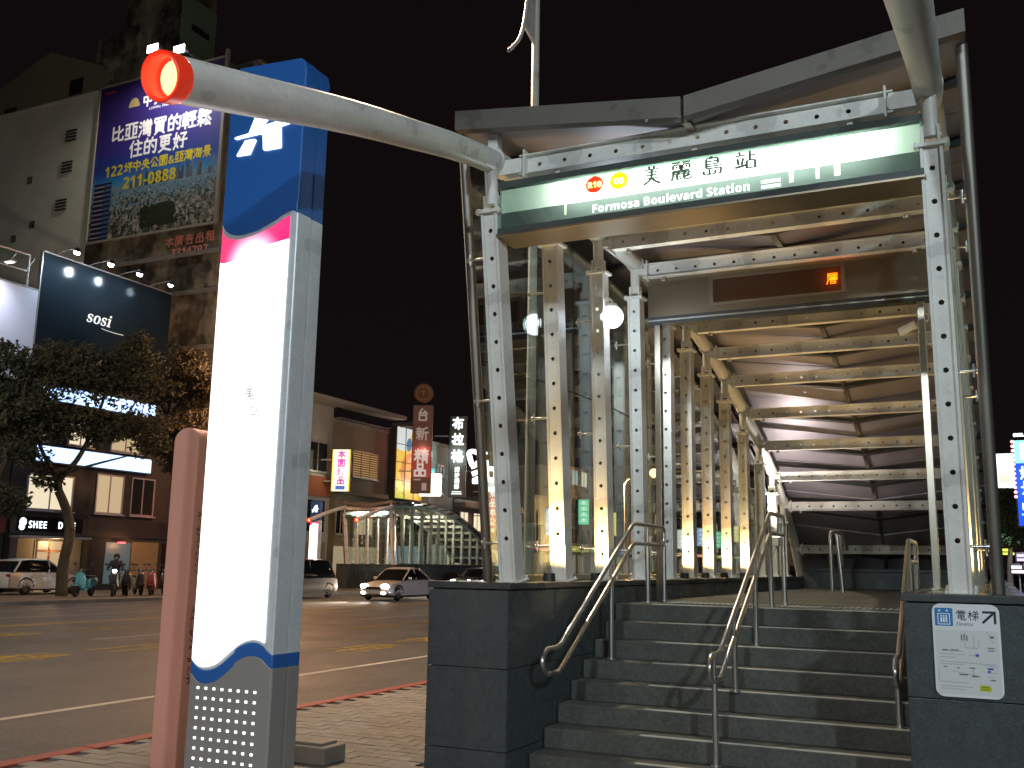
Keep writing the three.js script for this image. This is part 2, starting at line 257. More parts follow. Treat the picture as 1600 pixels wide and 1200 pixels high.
// ---------------------------------------------------------------- station entrance: granite, stairs
const XC = -1.825, HW = 1.625, WALL = 1.46, FLOOR = 1.24, RISE = 0.155, GO = 0.286, ZTOP = -9.4;
function slabbed(name, label, cat, x0, x1, y0, y1, z0, z1, len, rows, group) { // core with granite slabs hung on every side and a cap
  const o = thing(name, label, cat, [(x0 + x1) / 2, y0, (z0 + z1) / 2], 0, group), w = x1 - x0, d = Math.abs(z1 - z0), h = y1 - y0 - 0.055;
  mesh('core', bx(w - 0.05, h, d - 0.05, 0, h / 2, 0), M.joint, o);
  const nz = Math.max(1, Math.round(d / len)), nx = Math.max(1, Math.round(w / len));
  for (let r = 0; r < rows.length - 1; r++) {
    const a = Math.max(rows[r], y0) - y0, b = rows[r + 1] - y0, cy = (a + b) / 2, sh = b - a - 0.005;
    for (const s of [-1, 1]) {
      for (let i = 0; i < nx; i++) mesh('granite_slab', rb(w / nx - 0.004 - (nx === 1 ? 0.002 : 0), sh, 0.024, 0.003, -w / 2 + (i + 0.5) * w / nx, cy, s * (d / 2 - 0.012 + rr(0, 0.0012)), 1), M.granite, o);
      for (let i = 0; i < nz; i++) mesh('granite_slab', rb(0.024, sh, d / nz - 0.004 - (i === 0 || i === nz - 1 ? 0.026 : 0), 0.003, s * (w / 2 - 0.012 + rr(0, 0.0012)), cy, -d / 2 + (i + 0.5) * d / nz, 1), M.granite, o);
    }
  }
  const nc = Math.max(1, Math.round(d / 1.2));
  for (let i = 0; i < nc; i++) mesh('cap_stone', rb(w + 0.03, 0.052, d / nc - 0.003 + (nc === 1 ? 0.03 : 0), 0.006, 0, h + 0.028, -d / 2 + (i + 0.5) * d / nc, 2), M.graniteCap, o);
  return o;
}
function granite(tx, tz, words) {
  const g = 'granite bases of the glass walls';
  slabbed('granite_wall', words[0], 'granite wall', -4.06 + tx, -3.36 + tx, 0, WALL, -7.0 + tz, -20.6 + tz, 0.92, [0, 0.215, 0.815, 1.4]);
  slabbed('granite_wall', words[1], 'granite wall', -0.54 + tx, 0.17 + tx, 0, WALL, -7.0 + tz, -20.6 + tz, 0.92, [0, 0.215, 0.815, 1.4]);
}
granite(0, 0, ['dark polished granite base carrying the left glass wall, beside the sidewalk', 'dark polished granite base on the right of the stairs carrying the elevator sign']);
{
  const st = thing('stairs', 'dark stone stairs with pale nosing strips climbing into the station entrance', 'stairs', [-1.95, 0, -7.4]);
  for (let i = 0; i < 8; i++) {
    const y = RISE * (i + 1), z = -GO * i;
    const s = mesh('step', [rb(2.8, RISE, i === 7 ? 0.6 : GO + 0.12, 0.006, 0, y - RISE / 2, z - (i === 7 ? 0.3 : (GO + 0.12) / 2), 1)], M.step, st);
    mesh('nosing_strip', rb(i < 7 ? 1.9 + 0.055 * i : 2.5, 0.007, 0.045, 0.002, 0.4 - 0.0275 * i, y + 0.002, z - 0.04, 1), M.nosing, s);
  }
  for (let k = 0; k < 9; k++) for (let j = 0; j < 3; j++) mesh('floor_slab', rb(2.8 / 3 - 0.005, 0.08, 1.195, 0.004, -1.4 + (j + 0.5) * 2.8 / 3, FLOOR - 0.042, -2.61 - 1.2 * (k + 0.5), 1), M.step, st);
  mesh('tactile_strip', [0, 1, 2, 3, 4].flatMap((i) => Array.from({ length: 40 }, (_, j) => new THREE.CylinderGeometry(0.012, 0.015, 0.006, 8).translate(-1.1 + j * 0.058, FLOOR + 0.001, -2.72 - i * 0.058))), M.nosing, st).userData.kind = 'stuff';
  slabbed('end_wall', 'low dark granite wall closing the far end of the landing', 'wall', -3.34, -0.56, FLOOR, 1.62, -20.2, -20.45, 0.93, [FLOOR, 1.56]);
  mesh('landing_fill', b6(-1.4, 1.4, 0, FLOOR - 0.09, -2.62, -13.4), M.joint, st);
  // lower landing in front of the stairs
  for (let j = 0; j < 4; j++) mesh('floor_slab', rb(0.698, 0.04, 0.39, 0.004, -1.4 + (j + 0.5) * 0.7, -0.02, 0.21, 1), M.step, st);
}

// ---------------------------------------------------------------- canopy
const CV = new THREE.CatmullRomCurve3([[-6.3, 4.78], [-6.9, 4.82], [-8.6, 4.91], [-10.3, 4.97], [-12.4, 4.8], [-14.3, 4.47], [-16, 4.0], [-17.6, 3.44], [-19, 2.74], [-20.1, 1.95], [-20.75, 1.25]].map(([z, y]) => V(0, y, z)));
const CVP = CV.getSpacedPoints(400);
const tubeY = (z) => { let b = CVP[0]; for (const p of CVP) if (Math.abs(p.z - z) < Math.abs(b.z - z)) b = p; return b.y; };
const COLZ = [-7.25, -8.28, -9.38, -10.5, -11.56, -12.46, -13.46, -14.5, -15.68, -16.85, -17.9, -18.85];
const LEAN = [0.47, 0.29, 0.19, 0.13, 0.02, 0, 0, 0, 0, 0, 0, 0];
function makeCanopy() {
  const can = thing('station_canopy', 'white steel and glass station canopy with arched roof over the near stairs', 'station canopy', [XC, 0, -7.25]);
  const L = (x, y, z) => V(x - XC, y, z + 7.25);
  for (const side of [-1, 1]) for (let i = 0; i < 12; i++) {
    const zb = COLZ[i], zt = zb + LEAN[i], x = side * HW, ty = tubeY(zt), h = Math.max(0.3, ty - 0.42 - WALL), w = 0.135, d = 0.17;
    const holes = [], n = Math.floor((h - 0.16) / 0.222);
    for (let k = 0; k < n; k++) holes.push(circ(0, h - 0.14 - k * 0.222, 0.0175));
    const a = Math.atan2(LEAN[i], h);
    const col = mesh('column', [
      extr([[-w / 2 + 0.018, 0], [w / 2 - 0.018, 0], [w / 2 - 0.018, h], [-w / 2 + 0.018, h]], 0.009, 0, holes).translate(0, 0, d / 2 - 0.03),
      rb(0.022, h, d, 0.004, -w / 2 + 0.007, h / 2, 0, 1), rb(0.022, h, d, 0.004, w / 2 - 0.007, h / 2, 0, 1), bx(w - 0.03, h, 0.008, 0, h / 2, -d / 2 + 0.012),
      rb(0.2, 0.014, 0.24, 0.003, 0, 0.008, 0, 1), ...[[-1, -1], [1, -1], [-1, 1], [1, 1]].map(([a2, b2]) => new THREE.CylinderGeometry(0.011, 0.011, 0.022, 6).translate(a2 * 0.085, 0.024, b2 * 0.1))], M.white, can);
    col.position.set(x, WALL, zb + 7.25); col.rotation.x = a;
    mesh('cap_plate', [rb(0.21, 0.03, 0.22, 0.005, 0, h + 0.015, 0, 1), ...[-1, 1].map((q) => new THREE.CylinderGeometry(0.012, 0.012, 0.05, 6).translate(q * 0.088, h + 0.015, 0.09))], M.white, col);
    const nh = (ty - WALL) / Math.cos(a) - h - 0.02;
    mesh('neck', [rb(0.022, 0.12, 0.1, 0.003, -0.05, h + 0.09, 0, 1), rb(0.022, 0.12, 0.1, 0.003, 0.05, h + 0.09, 0, 1), rod(V(0, h + 0.08, 0), V(0, h + nh + 0.02, 0), 0.052, 0.052, 16), rod(V(-0.07, h + 0.09, 0), V(0.07, h + 0.09, 0), 0.014, 0.014, 8)], M.white, col);
    const bs = [], bl = side > 0 ? 0.2 : -0.29;
    if (side < 0 || i < 2)
    for (let y = 0.3; y < h - 0.05; y += 1.15) bs.push(rod(V(side * 0.05, y, -0.05), V(bl - 0.03 * side, y, -0.05), 0.01, 0.01, 8), rod(V(bl - 0.035 * side, y - 0.045, -0.05), V(bl - 0.035 * side, y + 0.045, -0.05), 0.009, 0.009, 8), new THREE.CylinderGeometry(0.02, 0.02, 0.012, 10).rotateZ(Math.PI / 2).translate(bl - 0.02 * side, y, -0.05));
    if (bs.length) mesh('glass_bracket', bs, M.bright, col).userData.kind = 'stuff';
  }
  // longitudinal tubes, in lengths with a weld collar at each column
  for (const side of [-1, 1]) for (let i = 0; i < 12; i++) {
    const z0 = i === 0 ? -6.78 : COLZ[i] + LEAN[i], z1 = i === 11 ? -20.6 : COLZ[i + 1] + LEAN[i + 1], pts = [];
    for (let k = 0; k <= 5; k++) { const z = z0 + (z1 - z0) * k / 5; pts.push(V(side * HW, tubeY(z), z + 7.25)); }
    const t = pts[0].clone().sub(pts[1]).normalize().multiplyScalar(0.02);
    mesh('edge_tube', [tube(pts, 0.086, 10, 18), rod(pts[0].clone().add(t), pts[0].clone().sub(t), 0.1, 0.1, 18)], M.white, can);
  }
  // cross beams with a drilled web
  const beam = (z, y, h, flange, x = HW - 0.1) => {
    const holes = []; for (let u = -x + 0.16; u < x - 0.1; u += 0.214) holes.push(circ(u, 0, 0.017));
    return [extr([[-x, -h / 2], [x, -h / 2], [x, h / 2], [-x, h / 2]], 0.01, 0, holes).translate(0, y, z - 0.005),
      rb(2 * x, 0.014, flange, 0.004, 0, y - h / 2, z, 1), rb(2 * x, 0.014, flange, 0.004, 0, y + h / 2, z, 1), rb(0.016, h + 0.08, flange + 0.04, 0.004, -x + 0.05, y, z, 1), rb(0.016, h + 0.08, flange + 0.04, 0.004, x - 0.05, y, z, 1),
      bx(0.12, 0.07, 0.07, -x - 0.02, y, z), bx(0.12, 0.07, 0.07, x + 0.02, y, z)];
  };
  mesh('front_beam', [...beam(0, 0, 0.15, 0.11, HW - 0.22), bx(0.24, 0.12, 0.1, -HW + 0.13, 0, 0), bx(0.24, 0.12, 0.1, HW - 0.13, 0, 0)], M.white, can).position.set(0, 4.745, 0.41);
  for (let i = 1; i < 12; i++) {
    const z = COLZ[i] + LEAN[i];
    const b = mesh('cross_beam', beam(0, 0, 0.15, 0.1), M.white, can);
    b.position.set(0, tubeY(z) - 0.105, z + 7.25);
    for (const s of [-1, 1]) mesh('beam_clamp', rod(V(s * (HW - 0.32), -0.12, 0), V(s * (HW - 0.32), -0.083, 0), 0.025), M.bright, b);
  }
  { const b = mesh('cross_beam', beam(0, 0, 0.15, 0.1), M.white, can); b.position.set(0, tubeY(-19.95) - 0.1, -19.95 + 7.25); }
  // butterfly roof: sheets between ribs, left and right of the valley
  const ribs = [-6.66, ...COLZ.map((z, i) => z + LEAN[i]).slice(1), -19.75, -20.6];
  const EH = 0.25, MH = 0.01, RX = HW + 0.25;
  const at = (x, z, up) => V(x, tubeY(z) + (Math.abs(x) < 0.01 ? MH : EH) + up, z + 7.25);
  for (let i = 0; i < ribs.length - 1; i++) for (const half of [0, 1]) {
    const zm = (ribs[i] + ribs[i + 1]) / 2;
    for (const [a, b] of [[ribs[i], zm], [zm, ribs[i + 1]]]) {
      const a1 = a - 0.006, b1 = b + 0.006, q = (z, u) => half ? [at(0.006, z, u), at(RX, z, u)] : [at(-RX, z, u), at(-0.006, z, u)];
      const fix = (l) => { const p = [...q(a1, l), ...q(b1, l)]; if (half) p[0].y = p[2].y = 0; return p; };
      const B = [at(half ? 0 : -RX, a1, 0), at(half ? RX : 0, a1, 0), at(half ? RX : 0, b1, 0), at(half ? 0 : -RX, b1, 0)];
      mesh('roof_panel', hexa(B, B.map((v) => v.clone().add(V(0, 0.05, 0)))), M.ceiling, can);
    }
    const pb = [at(half ? 0 : -RX, zm + 0.035, -0.06), at(half ? RX : 0, zm + 0.035, -0.06), at(half ? RX : 0, zm - 0.035, -0.06), at(half ? 0 : -RX, zm - 0.035, -0.06)];
    mesh('purlin', hexa(pb, pb.map((v) => v.clone().add(V(0, 0.056, 0)))), M.darkMetal, can);
  }
  mesh('valley_gutter', ribs.slice(0, -1).map((z, i) => { const a = at(0, z, -0.028), b = at(0, ribs[i + 1], -0.028), s = V(0.028, 0, 0), u = V(0, 0.026, 0); return hexa([a.clone().sub(s), a.clone().add(s), b.clone().add(s), b.clone().sub(s)], [a.clone().sub(s).add(u), a.clone().add(s).add(u), b.clone().add(s).add(u), b.clone().sub(s).add(u)]); }), M.steel, can);
  for (const half of [0, 1]) {
    const z = -6.65, f = (x, dy, dz) => at(x, z, dy).add(V(0, 0, dz)), x0 = half ? 0.012 : -RX, x1 = half ? RX : -0.012;
    const lo = half ? [at(0, z, -0.02).setX(x0), f(x1, -0.02, 0)] : [f(x0, -0.02, 0), at(0, z, -0.02).setX(x1)], u = V(0, 0.16, 0), dz = V(0, 0, 0.09);
    mesh('fascia', hexa([lo[0], lo[1], lo[1].clone().add(dz), lo[0].clone().add(dz)], [lo[0].clone().add(u), lo[1].clone().add(u), lo[1].clone().add(u).add(dz), lo[0].clone().add(u).add(dz)]), M.fascia, can);
  }
  // glass walls outside the columns, framed at the front
  for (const side of [-1, 1]) {
    const gx = side > 0 ? HW + 0.2 : -HW - 0.29, zb = [-7.5, ...COLZ.slice(1), -19.9], zt = [-6.86, ...COLZ.map((z, i) => z + LEAN[i]).slice(1), -19.9];
    for (let i = 0; i < zb.length - 1; i++) {
      const b0 = zb[i], b1 = zb[i + 1] + 0.012, t0 = zt[i], t1 = zt[i + 1] + 0.012, bot = WALL + 0.03, rows = 2;
      for (let r = 0; r < rows; r++) {
        const P0 = (zz, zt_, k) => { const yt = tubeY(zt_) + EH - 0.03, y = bot + (yt - bot) * k; return V(gx, y, zz + (zt_ - zz) * k + 7.25); };
        const k0 = r * 0.5 + (r ? 0.002 : 0), k1 = (r + 1) * 0.5 - (r ? 0 : 0.002);
        const c = [P0(b0, t0, k0), P0(b1, t1, k0), P0(b1, t1, k1), P0(b0, t0, k1)], th = V(side * 0.012, 0, 0);
        mesh('glass_pane', hexa(c, c.map((v) => v.clone().add(th))), M.glass, can);
      }
    }
    mesh('glass_frame', [rod(V(gx + side * 0.02, WALL, -7.5 + 7.3), V(gx + side * 0.02, tubeY(-6.9) + EH, -6.82 + 7.25), 0.042, 0.042, 14)], M.frame, can);
    mesh('glass_channel', rb(0.06, 0.05, 12.4, 0.006, gx, WALL + 0.026, -13.7 + 7.25, 1), M.steel, can);
    // roof edge strut of the front frame
    mesh('roof_strut', [rb(0.09, 0.42, 0.09, 0.008, side * HW, 4.98, 0.46, 1)], M.white, can);
  }
  // long arms that swing out over the sidewalk, each with a recessed red lamp in its tip
  for (const side of [-1, 1]) {
    const pts = [[-6.95, 4.83], [-6.43, 4.735], [-6.02, 4.645], [-5.57, 4.53], [-4.98, 4.38], [-4.48, 4.24], [-3.92, 4.07], [-3.32, 3.89]].map(([z, y]) => V(side * HW, y, z + 7.25));
    const cv = new THREE.CatmullRomCurve3(pts), g = new THREE.TubeGeometry(cv, 60, 1, 28), p = g.attributes.position;
    const ps = cv.getPoints(60);
    for (let i = 0; i <= 60; i++) { const c = cv.getPointAt(i / 60), r = 0.094 + 0.022 * (i / 60); for (let j = 0; j <= 28; j++) { const k = i * 29 + j; p.setXYZ(k, c.x + (p.getX(k) - c.x) * r, c.y + (p.getY(k) - c.y) * r, c.z + (p.getZ(k) - c.z) * r); } }
    const arm = mesh('arm', [g], M.white, can);
    const end = cv.getPointAt(1), dir = cv.getTangentAt(1), q = new THREE.Quaternion().setFromUnitVectors(V(0, 1, 0), dir);
    const put = (geo) => geo.applyQuaternion(q).translate(end.x, end.y, end.z);
    const prof = (l) => l.map(([x, y]) => new THREE.Vector2(x, y));
    mesh('signal_hood', put(new THREE.LatheGeometry(prof([[0.1, -0.03], [0.119, -0.02], [0.124, 0.0], [0.124, 0.075], [0.117, 0.085], [0.105, 0.08], [0.1, 0.0], [0.098, -0.02]]), 32)), S({ color: rgb(0.5, 0.02, 0.01), emissive: rgb(1, 0.05, 0.015), emissiveIntensity: 0.35, roughness: 0.35 }), arm);
    mesh('signal_lens', put(new THREE.LatheGeometry(prof([[0, 0.012], [0.04, 0.006], [0.07, -0.005], [0.085, -0.012]]), 28)), glow(1, 0.3, 0.12, 5), arm);
    const l = point(can, end.clone().addScaledVector(dir, 0.1).toArray(), 0xff2a10, 0.8, 2); l.name = 'signal_light';
  }
  return can;
}
const canopy = makeCanopy();

// ---------------------------------------------------------------- sign over the entrance, display box, shutter frame
function makeSign() {
  const sg = thing('station_sign', 'long backlit sign of the station name hung over the near stairs', 'station sign', [-1.81, 4.375, -6.86]);
  const w = 3.12, h = 0.43;
  mesh('housing', [b6(-w / 2, w / 2, h / 2, h / 2 - 0.012, -0.14, 0.12), b6(-w / 2, w / 2, -h / 2 + 0.012, -h / 2, -0.14, 0.12), b6(-w / 2, w / 2, -h / 2 + 0.012, h / 2 - 0.012, -0.14, -0.128), b6(-w / 2, -w / 2 + 0.012, -h / 2 + 0.012, h / 2 - 0.012, -0.128, 0.12), b6(w / 2 - 0.012, w / 2, -h / 2 + 0.012, h / 2 - 0.012, -0.128, 0.12)], S({ color: rgb(0.6, 0.62, 0.6), roughness: 0.6 }), sg);
  mesh('soffit_tray', rb(w + 0.02, 0.02, 0.34, 0.004, 0, -h / 2 - 0.012, -0.01, 1), M.brushed, sg);
  const face = canvas(2048, 288, (g, W, H) => {
    const Y = (y) => H * (4.59 - y) / 0.43, X = (x) => W * (x + 3.37) / 3.12;
    g.fillStyle = '#fbfff4'; g.fillRect(0, 0, W, H);
    g.fillStyle = '#56655e'; g.fillRect(0, 0, W, 34);
    g.fillStyle = '#656b69'; g.fillRect(0, Y(4.337), W, H);
    g.fillStyle = '#1d2422'; g.fillRect(0, Y(4.207), W, H);
    for (const [cx, col, t] of [[-2.575, '#9c1404', 'R10'], [-2.378, '#b39a00', 'O5']]) {
      g.fillStyle = col; g.beginPath(); g.arc(X(cx), Y(4.468), 48, 0, 7); g.fill();
      g.fillStyle = t === 'R10' ? '#f4e36b' : '#fff6b0'; g.font = 'bold 44px sans-serif'; g.textAlign = 'center'; g.textBaseline = 'middle'; g.fillText(t, X(cx), Y(4.468) + 2);
    }
    g.strokeStyle = '#060605';
    [['美', -2.2], ['麗', -1.972], ['島', -1.742], ['站', -1.5]].forEach(([c, x]) => cj(g, c, X(x), Y(4.548), 104, 12.5, 1.04, true));
    g.fillStyle = '#ffffff'; g.font = 'bold 62px sans-serif'; g.textAlign = 'left'; g.textBaseline = 'middle';
    g.save(); g.translate(X(-2.6), Y(4.262)); const t = 'Formosa Boulevard Station', tw = g.measureText(t).width; g.scale((X(-1.385) - X(-2.6)) / tw, 1); g.fillText(t, 0, 0); g.restore();
    g.fillRect(X(-1.31), Y(4.29), 90, 16); g.fillRect(X(-1.31), Y(4.25), 90, 16);
    g.fillStyle = '#f6f7e0'; for (const [x, q] of [[-2.815, 10], [-1.1, 18], [-0.92, 16], [-0.79, 26]]) g.fillRect(X(x) - q / 2, Y(4.4), q, H * 0.36);  // pale strips painted in for light leaking through the panel seams
  });
  const pg = new THREE.PlaneGeometry(w - 0.024, h - 0.024).translate(0, 0, 0.112);
  mesh('face_panel', pg, P({ map: face, roughness: 1, transmission: 0.55, thickness: 0 }), sg, true);
  mesh('glass_cover', b6(-w / 2 + 0.001, w / 2 - 0.001, -h / 2 + 0.001, h / 2 - 0.001, 0.124, 0.13), M.glass, sg);
  mesh('face_rail', [b6(-w / 2, w / 2, h / 2 - 0.05, h / 2, 0.131, 0.15), b6(-w / 2, w / 2, -h / 2, -h / 2 + 0.045, 0.131, 0.15)], S({ color: rgb(0.075, 0.088, 0.082), roughness: 0.2 }), sg);
  for (let i = 0; i < 2; i++) mesh('fluorescent_tube', new THREE.CylinderGeometry(0.013, 0.013, 1.12, 10).rotateZ(Math.PI / 2).translate(-0.46 + i * 1.17, 0.07, -0.06), glow(0.86, 1, 0.78, 8), sg);
  mesh('hanger', [-1.1, 0, 1.1].map((x) => b6(x - 0.02, x + 0.02, h / 2 + 0.001, h / 2 + 0.1, -0.03, 0.03)), M.white, sg);
  const l = area(sg, [0.12, 0.07, -0.04], [0.12, 0.05, 1], 2.25, 0.03, rgb(0.96, 1, 0.9), 250); l.name = 'tube_light'; l.lookAt(0.12 - 1.81, 4.44, 0);
  return sg;
}
const sign = makeSign();
{
  const o = thing('display_box', 'brushed steel box spanning the entrance with an amber scrolling display', 'display box', [XC - 0.03, 4.335, -10.4]);
  mesh('steel_front', [b6(-1.46, 1.46, 0, 0.58, -0.15, 0), b6(-1.46, 1.46, 0.58, 0.65, -0.13, 0.012)], M.brushed, o);
  mesh('rivet', Array.from({ length: 14 }, (_, i) => new THREE.SphereGeometry(0.014, 8, 6).scale(1, 1, 0.5).translate(-1.33 + i * 0.204, 0.615, 0.014)), M.bright, o);
  const sc = mesh('screen', b6(-0.72, 0.62, 0.1, 0.36, 0, 0.012), S({ color: rgb(0.05, 0.022, 0.01), roughness: 0.12 }), o);
  mesh('screen_frame', [b6(-0.76, 0.66, 0.36, 0.385, 0, 0.02), b6(-0.76, 0.66, 0.075, 0.1, 0, 0.02), b6(-0.76, -0.72, 0.1, 0.36, 0, 0.02), b6(0.62, 0.66, 0.1, 0.36, 0, 0.02)], M.steel, sc);
  const dots = canvas(64, 64, (g) => { g.fillStyle = '#1a0500'; g.fillRect(0, 0, 64, 64); const q = document.createElement('canvas'); q.width = q.height = 64; const k = q.getContext('2d'); k.strokeStyle = '#fff'; cj(k, '層', 2, 2, 60, 5); const d = k.getImageData(0, 0, 64, 64).data; for (let y = 2; y < 64; y += 4) for (let x = 2; x < 64; x += 4) if (d[(y * 64 + x) * 4 + 3] > 90) { g.fillStyle = '#ffb040'; g.fillRect(x - 2, y - 2, 3.6, 3.6); } });
  mesh('display_character', new THREE.PlaneGeometry(0.13, 0.13).translate(0.535, 0.235, 0.0145), S({ color: rgb(0.02, 0.01, 0), emissive: rgb(1, 0.42, 0.06), emissiveMap: dots, emissiveIntensity: 5 }), sc, true);
  mesh('lintel_rail', [b6(-1.46, 1.46, -0.035, -0.003, -0.1, 0.03), b6(-1.46, 1.46, -0.085, -0.05, -0.12, 0.01)], M.darkMetal, o);
  mesh('lintel_trim', [b6(-1.46, 1.46, -0.05, -0.036, -0.09, 0.02)], M.bright, o);
  for (const s of [-1, 1]) mesh('guide_post', rb(0.07, 4.335 - FLOOR - 0.09, 0.09, 0.006, s * 1.36, -(4.335 - FLOOR) / 2 - 0.04, -0.05, 1), M.steel, o);
  point(o, [0.535, 0.235, 0.06], 0xff7a20, 0.12, 1).name = 'display_light';
}

// ---------------------------------------------------------------- handrails
function handrail(name, label, x, zLow, zTop, flat, posts, endLoop = true) {
  const o = thing(name, label, 'handrail', [x, 0, zLow], 0, 'stainless handrails of the entrance stairs');
  const yl = 0.96, yh = yl + (zLow - zTop - 0.28) * 0.565, r = 0.021, D = zLow - zTop;
  const corner = (pts, n = 120) => { const path = new THREE.CurvePath(); let prev = pts[0]; for (let i = 1; i < pts.length; i++) { const p = pts[i]; if (i < pts.length - 1) { const a = p.clone().sub(pts[i - 1]), b = pts[i + 1].clone().sub(p), k = Math.min(0.07, a.length() * 0.45, b.length() * 0.45), s = p.clone().addScaledVector(a.normalize(), -k), e = p.clone().addScaledVector(b.normalize(), k); path.add(new THREE.LineCurve3(prev, s)); path.add(new THREE.QuadraticBezierCurve3(s, p, e)); prev = e; } else path.add(new THREE.LineCurve3(prev, p)); } return new THREE.TubeGeometry(path, n, r, 12); };
  const g = 0.19, up = [V(0, yl - g, -0.28), V(0, yl - g, -0.02), V(0, yl - g / 2, 0.06), V(0, yl, -0.02), V(0, yl, -0.28), V(0, yh, -D), V(0, yh, -D - flat), V(0, yh - g, -D - flat), V(0, yh - g, -D), V(0, yl - g, -0.28), V(0, yl - g, -0.1)];
  mesh('rail', corner(up, 260), M.bright, o);
  for (const [zz, yb] of posts) { const dz = zLow - zz, yt = dz < 0.28 ? yl - g : dz > D ? yh - g : yl - g + (dz - 0.28) * 0.565; mesh('post', [rod(V(0, yb, -dz), V(0, yt, -dz), 0.024), rod(V(0, yt - 0.03, -dz), V(0, yt + g, -dz), 0.014), new THREE.CylinderGeometry(0.045, 0.045, 0.012, 16).translate(0, yb + 0.006, -dz)], M.bright, o); }
  return o;
}
const stepY = (z) => { const i = Math.min(8, Math.floor((-7.4 - z) / GO) + 1); return i <= 0 ? 0 : i * RISE; };
handrail('handrail', 'double tube handrail along the granite wall on the left of the stairs', -3.15, -7.22, -9.36, 1.0, [[-8.72, stepY(-8.72)], [-9.8, FLOOR], [-10.36, FLOOR]]);
handrail('handrail', 'double tube handrail standing in the middle of the stairs', -1.93, -7.5, -9.85, 0.7, [[-7.6, stepY(-7.6)], [-8.26, stepY(-8.26)], [-9.1, stepY(-9.1)], [-9.82, FLOOR], [-10.5, FLOOR]]);
handrail('handrail', 'double tube handrail on the right of the stairs beside the elevator sign', -0.69, -8.0, -9.9, 0.9, [[-8.1, stepY(-8.1)], [-9.1, stepY(-9.1)], [-9.95, FLOOR], [-10.75, FLOOR]]);
{ // rail on the landing, seen end on
  const o = thing('landing_rail', 'short steel rail with two posts standing far back on the landing', 'handrail', [-2.28, FLOOR, -16.4]);
  mesh('rail', tube([V(0, 0.02, 0), V(0, 0.8, 0), V(0, 0.93, -0.07), V(0, 0.95, -0.3), V(0, 0.95, -1.4), V(0, 0.7, -1.9)], 0.03, 60, 12, false, 0.3), M.bright, o);
  mesh('post', rod(V(0.09, 0, -0.5), V(0.03, 0.93, -0.5), 0.03), M.bright, o); mesh('post', rod(V(0.0, 0, -1.2), V(0, 0.93, -1.2), 0.03), M.bright, o);
}

// ---------------------------------------------------------------- lamps of the entrance
function uplight(x, z, label, cd, col = rgb(1, 0.66, 0.24), to) {
  const o = thing('uplight', label, 'uplight', [x, WALL, z]);
  mesh('fitting', [new THREE.CylinderGeometry(0.05, 0.055, 0.07, 18, 1, true).translate(0, 0.035, 0), new THREE.CylinderGeometry(0.05, 0.05, 0.01, 18).translate(0, 0.008, 0)], M.darkMetal, o);
  mesh('lamp_lens', new THREE.CylinderGeometry(0.044, 0.044, 0.008, 18).translate(0, 0.06, 0), glow(1, 0.72, 0.34, 4), o);
  const t = to || [x < XC ? 0.35 : -0.35, 3, -0.55];
  spot(o, [0, 0.085, 0], t, col, cd, 1.2, 0.9, 2).name = 'uplight_beam';
  return o;
}
uplight(-3.45, -7.99, 'warm uplight at the foot of the second column on the left wall', 12);
uplight(-3.45, -9.12, 'warm uplight at the foot of the third column on the left wall', 7);
uplight(-3.45, -12.2, 'warm uplight in front of the sixth column on the left wall', 8, rgb(1, 0.68, 0.3));
uplight(-3.45, -13.2, 'warm uplight in front of the seventh column on the left wall', 8, rgb(1, 0.6, 0.25));
uplight(-3.45, -14.24, 'warm uplight in front of the eighth column on the left wall', 8, rgb(1, 0.6, 0.25));
uplight(-3.45, -15.42, 'warm uplight in front of the ninth column on the left wall', 8, rgb(1, 0.68, 0.3));
uplight(-0.2, -8.0, 'warm uplight on the right wall behind the front column', 5);
uplight(-0.2, -11.3, 'warm uplight on the right wall midway along the landing', 5);
uplight(-0.2, -14.2, 'warm uplight on the right wall towards the far end', 4);
{
  const o = thing('globe_lamp', 'bright cool white globe lamp between the left columns', 'lamp', [-3.32, 4.07, -9.22]);
  mesh('lamp_globe', new THREE.SphereGeometry(0.115, 28, 20), glow(0.9, 0.97, 1, 6), o);
  mesh('bracket', [tube([V(0, 0.1, 0), V(0, 0.16, 0), V(-0.05, 0.2, 0.02), V(-0.13, 0.21, -0.05)], 0.014, 20, 8), new THREE.CylinderGeometry(0.05, 0.06, 0.04, 16).translate(0, 0.115, 0)], M.white, o);
  point(o, [0, 0, 0], 0xdcefff, 4, 5.5).name = 'globe_light';
}
{  // lamp added out of sight only to brighten the fifth column
  const o = thing('added_column_spot', 'small added spotlight behind the fourth column brightening the fifth column', 'spotlight', [-3.3, 4.3, -10.72]);
  mesh('lamp_body', [rod(V(0, 0.06, 0.05), V(-0.01, 0, -0.03), 0.03, 0.036, 14), rod(V(0, 0.05, 0.04), V(-0.12, 0.06, 0.16), 0.01)], M.white, o);
  mesh('lamp_lens', rod(V(-0.0101, -0.0006, -0.0308), V(-0.0106, -0.0036, -0.0348), 0.03), glow(0.9, 0.98, 1, 4), o);
  spot(o, [-0.014, -0.02, -0.05], [-0.14, -0.75, -0.8], rgb(0.88, 0.97, 1), 9, 0.55, 1, 1.5).name = 'column_beam';
}
{
  const o = thing('floodlight', 'white floodlight low on the left wall lighting the end of the roof', 'floodlight', [-3.3, 2.05, -17.35]);
  mesh('lamp_body', [rb(0.12, 0.16, 0.2, 0.02, 0, 0, 0, 2), rod(V(0, -0.08, 0), V(-0.08, -0.2, -0.1), 0.012)], M.white, o);
  mesh('lamp_glass', bx(0.1, 0.006, 0.17, 0, 0.084, 0), glow(1, 0.97, 0.95, 6), o);
  spot(o, [0, 0.1, 0], [0.35, 1.2, -0.25], 0xfff2ea, 20, 1.25, 0.7, 3).name = 'flood_beam';
}
